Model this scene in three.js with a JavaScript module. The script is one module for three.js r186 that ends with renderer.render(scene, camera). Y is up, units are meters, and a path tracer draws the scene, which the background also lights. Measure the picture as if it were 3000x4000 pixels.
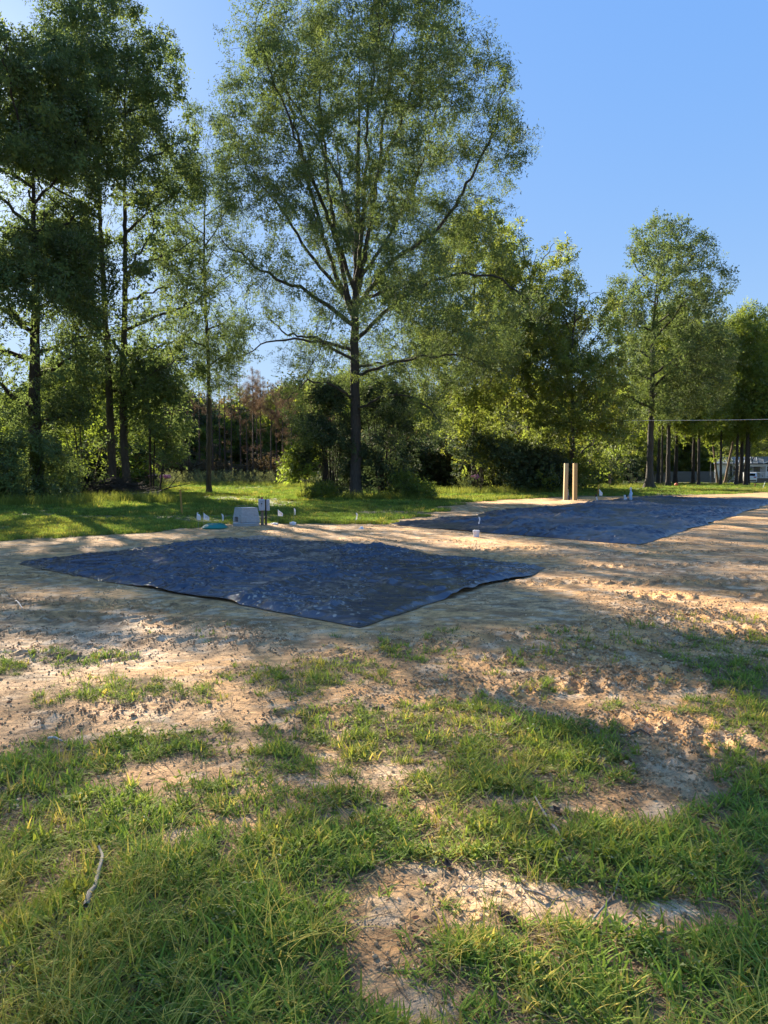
import * as THREE from 'three';
import { mergeGeometries } from 'three/addons/utils/BufferGeometryUtils.js';
import { RoundedBoxGeometry } from 'three/addons/geometries/RoundedBoxGeometry.js';

// ---------------------------------------------------------------- camera, sky, sun, exposure
const scene = new THREE.Scene();
const FOCAL = 2773, EYE = 1.6, PITCH = Math.atan(152 / FOCAL);          // lens measured on the 3000 x 4000 photograph
const camera = new THREE.PerspectiveCamera(2 * Math.atan(2000 / FOCAL) * 180 / Math.PI, 0.75, 0.05, 3000);
camera.position.set(0, EYE, 0);
camera.rotation.x = -PITCH;
scene.add(camera);

const EXPOSURE = 5.6;
const renderer = new THREE.WebGLRenderer();
renderer.toneMapping = THREE.LinearToneMapping;
renderer.toneMappingExposure = EXPOSURE;
renderer.shadowMap.enabled = true;

const SUN_AZ = 30 * Math.PI / 180, SUN_EL = 22.5 * Math.PI / 180;
const SUN = new THREE.Vector3(-Math.sin(SUN_AZ) * Math.cos(SUN_EL), Math.sin(SUN_EL), -Math.cos(SUN_AZ) * Math.cos(SUN_EL));
const sun = new THREE.DirectionalLight(new THREE.Color().setRGB(1, 0.89, 0.70), 3.8);
sun.position.copy(SUN).multiplyScalar(150); sun.castShadow = true;
Object.assign(sun.shadow.camera, { left: -120, right: 120, top: 120, bottom: -120, near: 1, far: 400 });
sun.shadow.mapSize.set(4096, 4096);
scene.add(sun, sun.target);

{ // clear late-afternoon sky: deep blue overhead, paler to the horizon and towards the sun
  const W = 512, Hh = 256, data = new Float32Array(W * Hh * 4);
  for (let r = 0; r < Hh; r++) for (let c = 0; c < W; c++) {
    const el = ((r + 0.5) / Hh - 0.5) * Math.PI, az = ((c + 0.5) / W - 0.5) * 2 * Math.PI;
    const y = Math.sin(el), x = Math.cos(az) * Math.cos(el), z = Math.sin(az) * Math.cos(el);
    const ang = Math.acos(Math.min(1, Math.max(-1, x * SUN.x + y * SUN.y + z * SUN.z))) * 180 / Math.PI;
    const e = Math.max(0, el) * 180 / Math.PI;
    const pale = Math.exp(-e / 12), mid = Math.exp(-e / 40);
    const glow = 0.28 * Math.exp(-ang / 20) + 0.5 * Math.exp(-ang / 6);
    const rgb = [
      0.120 + 0.075 * mid + 0.46 * pale + glow * 1.15,
      0.335 + 0.16 * mid + 0.36 * pale + glow * 1.05,
      0.90 + 0.10 * mid - 0.02 * pale + glow * 0.80];
    for (let k = 0; k < 3; k++) data[(r * W + c) * 4 + k] = rgb[k] / EXPOSURE;
    data[(r * W + c) * 4 + 3] = 1;
  }
  const t = new THREE.DataTexture(data, W, Hh, THREE.RGBAFormat, THREE.FloatType);
  t.mapping = THREE.EquirectangularReflectionMapping; t.magFilter = t.minFilter = THREE.LinearFilter; t.needsUpdate = true;
  scene.background = t; scene.environment = t;
}

// ---------------------------------------------------------------- helpers
const V = (x, y, z) => new THREE.Vector3(x, y, z), PI = Math.PI;
const clamp = (x, a = 0, b = 1) => Math.min(b, Math.max(a, x)), lerp = (a, b, t) => a + (b - a) * t;
const smooth = (a, b, x) => { const t = clamp((x - a) / (b - a)); return t * t * (3 - 2 * t); };
function rand(seed) { let s = seed >>> 0; return () => { s = (s + 0x6d2b79f5) | 0; let t = Math.imul(s ^ (s >>> 15), 1 | s); t = (t + Math.imul(t ^ (t >>> 7), 61 | t)) ^ t; return ((t ^ (t >>> 14)) >>> 0) / 4294967296; }; }
const h2 = (x, y) => { let n = Math.imul(x, 374761393) + Math.imul(y, 668265263) | 0; n = Math.imul(n ^ (n >>> 13), 1274126177); return ((n ^ (n >>> 16)) >>> 0) / 4294967296; };
function vnoise(x, y, per = 0) {
  const ix = Math.floor(x), iy = Math.floor(y), fx = x - ix, fy = y - iy, u = fx * fx * (3 - 2 * fx), v = fy * fy * (3 - 2 * fy);
  const w = per ? (a) => ((a % per) + per) % per : (a) => a, x0 = w(ix), x1 = w(ix + 1), y0 = w(iy), y1 = w(iy + 1);
  return lerp(lerp(h2(x0, y0), h2(x1, y0), u), lerp(h2(x0, y1), h2(x1, y1), u), v);
}
function fbm(x, y, oct = 4, per = 0) { let s = 0, a = 0.5, n = 0; for (let i = 0; i < oct; i++) { s += a * vnoise(x + i * 17, y + i * 31, per); n += a; a *= 0.5; x *= 2; y *= 2; per *= 2; } return s / n; }
function vnoise3(x, y, z) { const iz = Math.floor(z), f = z - iz, t = f * f * (3 - 2 * f); return lerp(vnoise(x + iz * 57, y + iz * 113), vnoise(x + (iz + 1) * 57, y + (iz + 1) * 113), t); }

// a pixel of the photograph -> a point of the ground at height h, or at depth d
function ray(px, py) { const v = V((px - 1500) / FOCAL, -(py - 2000) / FOCAL, -1), c = Math.cos(-PITCH), s = Math.sin(-PITCH); return V(v.x, v.y * c - v.z * s, v.y * s + v.z * c); }
function G(px, py, h = 0) { const r = ray(px, py), t = (h - EYE) / r.y; return V(r.x * t, h, r.z * t); }
function atD(px, py, d) { const r = ray(px, py), t = -d / r.z; return V(r.x * t, EYE + r.y * t, -d); }

const names = {};
function numbered(n) { const k = names[n] = (names[n] ?? -1) + 1; return k ? n + '_' + String(k).padStart(3, '0') : n; }
function tag(o, label, category, group) { o.userData.label = label; o.userData.category = category; if (group) o.userData.group = group; return o; }
function thing(name, label, category, p, turn = 0, group) {
  const o = new THREE.Group(); o.name = numbered(name); o.position.copy(p); o.rotation.y = turn; scene.add(o);
  return tag(o, label, category, group);
}
function part(name, g, m, parent = scene) {
  const o = new THREE.Mesh(Array.isArray(g) ? mergeGeometries(g.map((x) => { x = x.index ? x.toNonIndexed() : x; for (const k of Object.keys(x.attributes)) if (!['position', 'normal', 'uv'].includes(k)) x.deleteAttribute(k); return x; })) : g, m);
  o.name = parent === scene ? numbered(name) : name; o.castShadow = o.receiveShadow = true; parent.add(o); return o;
}
function struct(o, label) { o.userData.kind = 'structure'; if (label) o.userData.label = label; return o; }
function stuff(o, label) { o.userData.kind = 'stuff'; if (label) o.userData.label = label; return o; }
function inst(name, geo, mat, mats, cols, parent = scene) {
  const o = new THREE.InstancedMesh(geo, mat, mats.length);
  mats.forEach((m, i) => o.setMatrixAt(i, m));
  if (cols) cols.forEach((c, i) => o.setColorAt(i, c));
  o.name = parent === scene ? numbered(name) : name; o.castShadow = o.receiveShadow = true; parent.add(o); return o;
}
const box = (w, h, d, x = 0, y = 0, z = 0, r = 0) => (r ? new RoundedBoxGeometry(w, h, d, 2, r) : new THREE.BoxGeometry(w, h, d)).translate(x, y, z);
const cyl = (r0, r1, h, x = 0, y = 0, z = 0, n = 20) => new THREE.CylinderGeometry(r1, r0, h, n).translate(x, y + h / 2, z);
function tube(pts, r, n = 6, seg) { return new THREE.TubeGeometry(new THREE.CatmullRomCurve3(pts), seg ?? pts.length * 4, r, n); }
const rgb = (r, g, b) => new THREE.Color().setRGB(r, g, b);

function tex(w, h, f, srgb = false, comps = 4) {
  const d = new Uint8Array(w * h * 4);
  for (let y = 0; y < h; y++) for (let x = 0; x < w; x++) { const c = f(x / w, y / h, x, y), o = (y * w + x) * 4; for (let k = 0; k < 3; k++) d[o + k] = clamp(Array.isArray(c) ? c[k] : c) * 255; d[o + 3] = 255; }
  const t = new THREE.DataTexture(d, w, h); t.wrapS = t.wrapT = THREE.RepeatWrapping; t.magFilter = THREE.LinearFilter; t.minFilter = THREE.LinearMipmapLinearFilter; t.generateMipmaps = true;
  if (srgb) t.colorSpace = THREE.SRGBColorSpace; t.needsUpdate = true; return t;
}
class MB {
  constructor() { this.p = []; this.n = []; this.u = []; this.i = []; this.c = null; }
  v(x, y, z, nx, ny, nz, u, w) { this.p.push(x, y, z); this.n.push(nx, ny, nz); this.u.push(u, w); return this.p.length / 3 - 1; }
  geo(normals = true) {
    const g = new THREE.BufferGeometry();
    g.setAttribute('position', new THREE.BufferAttribute(new Float32Array(this.p), 3)); g.setAttribute('normal', new THREE.BufferAttribute(new Float32Array(this.n), 3));
    g.setAttribute('uv', new THREE.BufferAttribute(new Float32Array(this.u), 2)); g.setIndex(new THREE.BufferAttribute(new Uint32Array(this.i), 1));
    if (!normals) g.computeVertexNormals();
    return g;
  }
}
const std = (c, roughness = 0.8, o = {}) => new THREE.MeshStandardMaterial({ color: Array.isArray(c) ? rgb(...c) : c, roughness, ...o });

// ---------------------------------------------------------------- materials
const barkBump = tex(256, 512, (u, v) => { const w = fbm(u * 8, v * 8, 3, 8); return clamp(Math.abs(fbm(u * 16 + w, v * 5 + w * 2, 4) - 0.5) * 4); });
const barkMap = tex(256, 512, (u, v) => { const a = fbm(u * 10, v * 6, 4), b = fbm(u * 3 + 9, v * 3, 3); const k = 0.55 + 0.6 * (a - 0.3); const l = smooth(0.58, 0.72, b); return [lerp(k, 0.95, l * 0.4), lerp(k * 0.96, 0.95, l * 0.4), lerp(k * 0.92, 0.85, l * 0.4)]; });
const bark = (c) => std(c, 0.95, { map: barkMap, bumpMap: barkBump, bumpScale: 0.02 });
const M = {
  barkOak: bark([0.115, 0.098, 0.082]), barkSunlit: bark([0.30, 0.21, 0.14]), barkDark: bark([0.075, 0.06, 0.05]), barkPine: bark([0.13, 0.085, 0.06]),  // sunlight on the slender trunks is put into a paler bark colour
};
const leafMat = (c, t = 0.5) => new THREE.MeshPhysicalMaterial({ color: rgb(...c), roughness: 0.96, transmission: t, thickness: 0, side: THREE.DoubleSide, specularIntensity: 0.35 });
const L = {
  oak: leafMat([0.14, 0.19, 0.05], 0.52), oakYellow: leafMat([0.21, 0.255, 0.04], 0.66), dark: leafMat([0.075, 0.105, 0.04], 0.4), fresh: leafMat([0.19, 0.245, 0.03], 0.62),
  dead: leafMat([0.17, 0.11, 0.07], 0.4), weed: leafMat([0.17, 0.20, 0.055], 0.5), turf: leafMat([0.215, 0.275, 0.04], 0.45), turfFront: leafMat([0.26, 0.335, 0.042], 0.42), straw: leafMat([0.36, 0.27, 0.13], 0.3),
};

// ---------------------------------------------------------------- the ground: where dirt, sand and grass lie
const gpoly = (pts) => pts.map(([x, y]) => { const p = G(x, y); return [p.x, -p.z]; });
const polyD = (poly, x, d) => { // signed distance, positive inside
  let ins = false, best = 1e9;
  for (let i = 0, j = poly.length - 1; i < poly.length; j = i++) {
    const [ax, ay] = poly[j], [bx, by] = poly[i];
    if ((by > d) !== (ay > d) && x < (ax - bx) * (d - by) / (ay - by) + bx) ins = !ins;
    const ex = bx - ax, ey = by - ay, t = clamp(((x - ax) * ex + (d - ay) * ey) / (ex * ex + ey * ey)), qx = ax + ex * t - x, qy = ay + ey * t - d;
    best = Math.min(best, qx * qx + qy * qy);
  }
  return (ins ? 1 : -1) * Math.sqrt(best);
};
// back edge of the bare dirt against the lawn, left to right, then closed far outside the frame
const dirtBack = gpoly([[-900, 2170], [-300, 2140], [0, 2122], [300, 2097], [560, 2082], [723, 2068], [900, 2052], [1060, 2047], [1250, 2046], [1400, 2046], [1540, 2042], [1640, 2020], [1720, 1998], [1690, 1985], [1800, 1966], [1950, 1953], [2120, 1945], [2400, 1938], [2700, 1934], [3000, 1923], [3400, 1915], [4200, 1910]]);
const dirtPoly = [...dirtBack, [60, 30], [40, 8], [40, -8], [-40, -8], [-40, 14]];
const spotsOf = (list) => list.map(([px, py, rx, ry, a]) => { const c = G(px, py), n = G(px, py + ry), f = G(px, py - ry); return { x: c.x, d: -c.z, rx: rx * -c.z / FOCAL, rd: (n.z - f.z) / 2, a }; });
const spotSum = (spots, x, d) => { let s = 0; for (const q of spots) { const u = (x - q.x) / q.rx, v = (d - q.d) / q.rd, r = u * u + v * v; if (r < 4) s += q.a * Math.exp(-r * 1.4); } return s; };
// where front grass grows thick (+) and where it is bare (-)
const grassSpots = spotsOf([
  [280, 2570, 150, 40, 0.9], [480, 2570, 70, 22, 0.6], [20, 2610, 90, 50, 0.9], [1650, 2560, 150, 45, 0.9], [1480, 2620, 120, 30, 0.5], [1050, 2640, 330, 55, 1.0], [450, 2700, 330, 60, 0.9], [800, 2720, 260, 60, 0.6],
  [2920, 2700, 170, 110, 1.0], [1250, 2780, 140, 60, 0.5], [1480, 2880, 220, 60, 0.8], [2050, 2860, 200, 50, 0.9], [2260, 2950, 260, 60, 0.8], [2880, 3050, 220, 130, 0.8], [2450, 2760, 180, 35, 0.6], [1900, 2780, 150, 40, 0.4],
  [2600, 3000, 210, 110, -1.2], [2620, 2850, 160, 60, -0.8], [2350, 3150, 330, 60, -0.9], [1900, 3130, 230, 40, -0.5], [1750, 3430, 300, 80, -1.0], [2150, 3500, 330, 110, -1.15], [2130, 3705, 60, 28, 0.9], [2360, 3640, 60, 30, 0.7], [1640, 3340, 60, 26, 0.7], [1930, 3560, 50, 26, 0.6], [2600, 3580, 260, 70, -1.3], [1450, 3560, 170, 50, -0.7],
  [690, 3265, 110, 40, -1.1], [260, 2840, 260, 45, -0.9], [720, 3000, 230, 40, -0.9], [1520, 3010, 200, 35, -1.0], [1000, 2900, 130, 35, -0.6], [1250, 3060, 120, 30, -0.5], [2900, 3850, 200, 110, -0.6], [1560, 3900, 180, 90, -0.5], [1350, 2700, 150, 40, -0.6], [60, 2790, 120, 60, -0.5],
  [2480, 3400, 330, 110, 0.9], [300, 3500, 600, 300, 0.4], [900, 3750, 600, 250, 0.5], [2300, 3880, 500, 130, 0.5], [1750, 3650, 90, 40, 0.7], [500, 3150, 400, 120, 0.4], [1300, 3250, 260, 90, 0.4], [1500, 3000, 90, 20, -0.4]]);
function frontGrass(x, d) { // 0 bare .. 1 thick
  if (d > 9 || d < -6) return d < -6 ? 0.8 : 0;
  const n = fbm(x * 1.7 + 40, d * 1.7, 4), n2 = vnoise(x * 6, d * 6 + 9);
  const edge = 5.05 + 0.35 * Math.sin(x * 0.9 + 1) + (x > 2 ? (x - 2) * 0.35 : 0);
  const base = smooth(edge + 0.3, edge - 1.8, d) * 0.5;
  return clamp(base + 0.75 * spotSum(grassSpots, x, d) + (n - 0.5) * 1.5 + (n2 - 0.5) * 0.5 - 0.06 + 0.12 * smooth(3.2, 2, d)) * smooth(7.6, 6.4, d + Math.max(0, -spotSum(grassSpots, x, d)));
}
function dirtAt(x, d) { // 1 on the graded pad, 0 on the lawn behind
  const s = polyD(dirtPoly, x, d);
  return smooth(-0.35, 0.35, s + (fbm(x * 0.8, d * 0.8, 3) - 0.5) * 1.6 * clamp(d / 20, 0.3, 1.4));
}
const sandSpots = spotsOf([[700, 2500, 620, 90, 1], [300, 2560, 400, 50, 0.6], [1300, 2600, 300, 40, 0.4], [2200, 2660, 420, 60, 0.35], [2150, 3500, 420, 110, 0.8], [2700, 3560, 200, 60, 0.7], [1800, 3420, 260, 70, 0.7], [2650, 3000, 170, 60, 0.4], [690, 3265, 110, 40, 0.8], [1750, 2090, 500, 20, 0.3], [500, 2150, 300, 20, 0.5], [1650, 3010, 160, 40, 0.8], [2700, 2230, 500, 70, 0.5]]);
const soilSpots = spotsOf([[600, 2350, 560, 70, 0.7], [1000, 2490, 480, 40, 0.6], [150, 2230, 300, 40, 0.5], [2350, 2420, 220, 40, 0.4], [700, 2900, 500, 70, 0.9], [300, 2800, 300, 60, 0.8], [2400, 3160, 500, 70, 0.7], [1500, 2850, 300, 40, 0.5], [2850, 2480, 260, 60, 0.5], [1900, 3100, 400, 50, 0.6]]);

// tread tracks of the machine that graded the pad: centre line, width, pitch, depth
const tracks = [
  [[1500, 2720], [3100, 2590], 0.42, 0.17, 0.022, 1], [[1650, 2610], [3200, 2440], 0.42, 0.19, 0.020, -1], [[1750, 2830], [3000, 2820], 0.40, 0.17, 0.022, 1], [[2250, 3060], [3200, 2860], 0.40, 0.16, 0.022, -1],
  [[1700, 2290], [3100, 2250], 0.5, 0.20, 0.016, 1], [[1600, 2190], [3100, 2150], 0.5, 0.2, 0.016, -1], [[2300, 2330], [3300, 2320], 0.5, 0.22, 0.018, 1], [[2500, 2110], [3200, 2080], 0.6, 0.25, 0.016, 1],
  [[-200, 2330], [900, 2390], 0.5, 0.2, 0.016, 1], [[-200, 2460], [1350, 2540], 0.45, 0.2, 0.015, -1], [[-100, 2590], [800, 2490], 0.45, 0.2, 0.014, 1], [[-200, 2240], [500, 2260], 0.5, 0.2, 0.014, 1], [[1000, 2440], [1500, 2640], 0.4, 0.18, 0.014, 1],
  [[1750, 2150], [3200, 2118], 0.5, 0.2, 0.018, 1], [[1650, 2235], [3200, 2200], 0.5, 0.2, 0.018, -1], [[2250, 2275], [3200, 2285], 0.5, 0.2, 0.018, 1], [[1300, 2560], [2900, 2380], 0.42, 0.2, 0.018, 1], [[1800, 2690], [3100, 2660], 0.42, 0.18, 0.02, 1], [[2500, 3120], [3100, 2950], 0.42, 0.17, 0.02, 1], [[1050, 2120], [1900, 2110], 0.5, 0.22, 0.014, 1], [[100, 2160], [800, 2110], 0.5, 0.22, 0.014, 1], [[-200, 2390], [1100, 2460], 0.45, 0.2, 0.018, -1], [[-200, 2525], [700, 2570], 0.45, 0.2, 0.016, 1],
  [[-100, 2870], [900, 2700], 0.4, 0.16, 0.014, 1], [[900, 2770], [1700, 2860], 0.4, 0.2, 0.02, -1]].map(([a, b, w, pitch, h, s]) => { const p = G(...a), q = G(...b); return { ax: p.x, ad: -p.z, bx: q.x, bd: -q.z, w, pitch, h, s, len: Math.hypot(q.x - p.x, q.z - p.z) }; });
function trackHeight(x, d) {
  let sum = 0;
  for (const t of tracks) {
    const ex = (t.bx - t.ax) / t.len, ed = (t.bd - t.ad) / t.len, rx = x - t.ax, rd = d - t.ad, along = rx * ex + rd * ed, off = rx * -ed + rd * ex;
    if (along < 0 || along > t.len || Math.abs(off) > t.w) continue;
    const wob = (vnoise(along * 1.3, t.ax * 7) - 0.5) * 0.2, o = (off + wob * 0.5) / (t.w / 2), in_ = smooth(1.25, 0.9, Math.abs(o)) * smooth(0, 0.6, along) * smooth(0, 0.6, t.len - along);
    if (in_ <= 0) continue;
    const ph = (along + t.s * Math.abs(off) * 0.55 + wob * 0.3) / t.pitch, f = ph - Math.floor(ph), bar = smooth(0.08, 0.28, f) * smooth(0.72, 0.5, f);
    const keep = smooth(0.22, 0.36, fbm(x * 1.4 + 3, d * 1.4, 3));
    const crumb = 0.75 + 0.5 * vnoise(x * 14, d * 14);
    sum += 1.6 * in_ * keep * t.h * ((bar - 0.35) * crumb) + 0.3 * t.h * keep * Math.exp(-((Math.abs(o) - 1.1) ** 2) * 30) * crumb;
  }
  return sum;
}
// the two plastic sheets: corners left, bottom, right, far
const corners = (l, b, r, f) => [l, b, r, f].map(([x, y]) => { const p = G(x, y); return [p.x, -p.z]; });
const nearSheet = corners([72, 2201], [1401, 2447], [2143, 2216], [1013, 2092]);
const farSheet = corners([1528, 2049], [2504, 2130], [3060, 1957], [2490, 1942]);
{ // far sheet: a long rectangle that runs on out of the frame
  const [l, b] = farSheet, ux = 0.558, ud = 0.83, len = 31;
  farSheet[2] = [b[0] + ux * len, b[1] + ud * len]; farSheet[3] = [l[0] + ux * len, l[1] + ud * len];
}
const mounds = [{ p: G(2230, 1962), r: 1.5, h: 0.16 }, { p: G(2300, 1955), r: 1.0, h: 0.08 }, { p: G(2537, 1913), r: 2.4, h: 0.25 }, { p: G(960, 2058), r: 1.3, h: 0.05 }];
const rough = spotsOf([[2650, 2400, 420, 110, 1], [2300, 2560, 420, 90, 0.8], [2850, 2500, 300, 90, 1], [2650, 2900, 300, 120, 0.9], [2500, 2650, 500, 80, 0.6], [850, 2480, 500, 60, 0.3], [1100, 2065, 300, 14, 0.8]]);
function H(x, d) {
  const near = smooth(60, 18, d);
  const sheet = d < 50 ? Math.max(smooth(-0.25, 0.15, polyD(nearSheet, x, d)), d > 14 ? smooth(-0.3, 0.2, polyD(farSheet, x, d)) : 0) : 0;
  let y = 0.05 * (fbm(x * 0.12, d * 0.12, 2) - 0.5) * smooth(4, 14, d);
  if (near > 0) {
    const r = clamp(spotSum(rough, x, d));
    let b = trackHeight(x, d);
    b += (fbm(x * 3.1, d * 3.1, 3) - 0.5) * (0.016 + 0.026 * r) + (Math.abs(fbm(x * 9, d * 9, 2) - 0.5) * 2 - 0.3) * (0.006 + 0.010 * r) + (vnoise(x * 26, d * 26) - 0.5) * (0.004 + 0.008 * r);
    y += b * near * (1 - sheet);
  }
  y -= 0.03 * sheet;
  for (const m of mounds) { const q = ((x - m.p.x) ** 2 + (d + m.p.z) ** 2) / (m.r * m.r); if (q < 4) y += m.h * Math.exp(-q * 2.2) * (1 - 0.8 * sheet); }
  return y;
}
const onGround = (p) => V(p.x, H(p.x, -p.z), p.z);

{ // the ground sheet
  const axis = (lo, hi, step, from, to, ratio) => { const a = []; for (let t = lo; t <= hi + 1e-6; t += step) a.push(t); let s = step, t = a[a.length - 1]; while (t < to) { s *= ratio; t += s; a.push(t); } const b = []; s = step; t = lo; while (t > from) { s *= ratio; t -= s; b.push(t); } return [...b.reverse(), ...a]; };
  const xs = axis(-5.6, 5.6, 0.036, -900, 900, 1.07), ds = axis(1.4, 14.4, 0.036, -60, 1500, 1.042), nx = xs.length, nd = ds.length;
  const pos = new Float32Array(nx * nd * 3), col = new Float32Array(nx * nd * 3), uv = new Float32Array(nx * nd * 2), idx = new Uint32Array((nx - 1) * (nd - 1) * 6);
  for (let j = 0; j < nd; j++) for (let i = 0; i < nx; i++) {
    const x = xs[i], d = ds[j], o = j * nx + i, y = Math.abs(x) < 80 && d < 150 && d > -10 ? H(x, d) : 0;
    pos.set([x, y, -d], o * 3); uv.set([x, d], o * 2);
    const inside = Math.abs(x) < 120 && d < 160, dirt = inside ? dirtAt(x, d) : 0;
    const n1 = fbm(x * 0.7, d * 0.7, 4), n2 = fbm(x * 4, d * 4, 3), n3 = fbm(x * 0.25 + 5, d * 0.25, 3);
    // pad colours: tan, pale dried sand, darker damp soil
    let c = [0.86, 0.46, 0.17];
    const sand = clamp(spotSum(sandSpots, x, d) * 1.1 + (n1 - 0.52) * 1.6), soil = clamp(spotSum(soilSpots, x, d) * 0.9 + (n1 * 0.5 + n2 * 0.5 - 0.5) * 2.6);
    const mix = (to, k) => { c = c.map((v, q) => lerp(v, to[q], k)); };
    mix([0.56, 0.30, 0.11], soil * 0.75);
    mix([0.87, 0.64, 0.42], sand * 0.8);
    mix([0.36, 0.21, 0.095], smooth(0.52, 0.72, n2) * 0.6);
    if (d < 40) mix([0.34, 0.20, 0.09], smooth(0.54, 0.68, fbm(x * 8 + 2, d * 11, 3)) * 0.8 * smooth(0.3, 0.55, n1)); if (d < 60) mix([0.40, 0.215, 0.085], smooth(0.50, 0.64, fbm(x * 2.6 + 7, d * 3.4, 4)) * 0.65); if (d < 40) mix([0.86, 0.68, 0.46], smooth(0.56, 0.7, fbm(x * 6 + 20, d * 9, 3)) * 0.45);
    const g = frontGrass(x, d);
    if (d < 7.5) mix([0.31, 0.195, 0.10], smooth(0.02, 0.45, g + 0.25 * (n2 - 0.5)) * 0.85 * smooth(7.5, 6, d));
    const lawn = 1 - dirt;
    if (lawn > 0) { // earth and thatch of the lawn
      const k = smooth(0.4, 0.7, n3), grassy = [lerp(0.12, 0.2, k), lerp(0.14, 0.165, k), lerp(0.035, 0.06, k)];
      c = c.map((v, q) => lerp(v, grassy[q], lawn));
    }
    col.set(c, o * 3);
  }
  let k = 0;
  for (let j = 0; j < nd - 1; j++) for (let i = 0; i < nx - 1; i++) { const a = j * nx + i, b = a + 1, c = a + nx, d = c + 1; idx.set([a, b, d, a, d, c], k); k += 6; }
  const g = new THREE.BufferGeometry();
  g.setAttribute('position', new THREE.BufferAttribute(pos, 3)); g.setAttribute('color', new THREE.BufferAttribute(col, 3)); g.setAttribute('uv', new THREE.BufferAttribute(uv, 2)); g.setIndex(new THREE.BufferAttribute(idx, 1)); g.computeVertexNormals();
  const r = rand(5), peb = Array.from({ length: 900 }, () => [r(), r(), 0.002 + 0.007 * r() ** 2.5, 0.6 + 0.9 * r()]);
  const S = 1024, pebble = new Float32Array(S * S).fill(0), pebT = new Float32Array(S * S).fill(1);
  for (const [cx, cy, rr, t] of peb) { const R = Math.ceil(rr * S); for (let y = -R; y <= R; y++) for (let x = -R; x <= R; x++) { const q = (x * x + y * y) / (rr * S) ** 2; if (q < 1) { const o = (((cy * S | 0) + y + S) % S) * S + ((cx * S | 0) + x + S) % S; pebble[o] = Math.max(pebble[o], Math.sqrt(1 - q)); pebT[o] = t; } } }
  const rep = (t, m) => { t.repeat.set(1 / m, 1 / m); return t; };
  const fine = (u, v) => fbm(u * 24, v * 24, 4, 24), mapT = rep(tex(S, S, (u, v, x, y) => { const n = 0.62 + 0.55 * (fine(u, v) - 0.5) + 0.35 * (h2(x, y) - 0.5), p = pebble[y * S + x] > 0 ? pebT[y * S + x] : 1, k = 0.76 + (n - 0.62) * 1.5 + 0.5 * (fbm(u * 9 + 3, v * 9, 3, 9) - 0.5); return [k * p, k * p * (0.985), k * p * 0.96]; }), 1.37);
  const bump = rep(tex(S, S, (u, v, x, y) => 0.3 + 0.35 * (fbm(u * 40, v * 40, 4, 40)) + 0.3 * pebble[y * S + x] + 0.06 * h2(x, y)), 1.37);
  struct(part('ground', g, new THREE.MeshStandardMaterial({ vertexColors: true, map: mapT, bumpMap: bump, bumpScale: 0.03, roughness: 0.97 })), 'graded sandy dirt pad with tread marks, running into the lawn behind');
}

// ---------------------------------------------------------------- trees: a skeleton that grows into its envelope, wood as tubes, leaves as sprays
function frameTube(mb, pts, rads, sides, u1) { // pts: Vector3[]; a tapered tube with an even bark scale
  let t = V(0, 1, 0), n = V(1, 0, 0), v = 0, prev = -1;
  for (let i = 0; i < pts.length; i++) {
    t.subVectors(pts[Math.min(i + 1, pts.length - 1)], pts[Math.max(i - 1, 0)]).normalize();
    n.addScaledVector(t, -n.dot(t)); if (n.lengthSq() < 1e-4) n.set(t.y, -t.x, 0.01); n.normalize();
    const b = V(0, 0, 0).crossVectors(t, n);
    if (i) v += pts[i].distanceTo(pts[i - 1]);
    const row = mb.p.length / 3;
    for (let s = 0; s <= sides; s++) { const a = s / sides * 2 * PI, c = Math.cos(a), d = Math.sin(a), x = n.x * c + b.x * d, y = n.y * c + b.y * d, z = n.z * c + b.z * d; mb.v(pts[i].x + x * rads[i], pts[i].y + y * rads[i], pts[i].z + z * rads[i], x, y, z, s / sides * u1, v * 0.7); }
    if (prev >= 0) for (let s = 0; s < sides; s++) mb.i.push(prev + s, prev + s + 1, row + s, prev + s + 1, row + s + 1, row + s);
    prev = row;
  }
}
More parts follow.
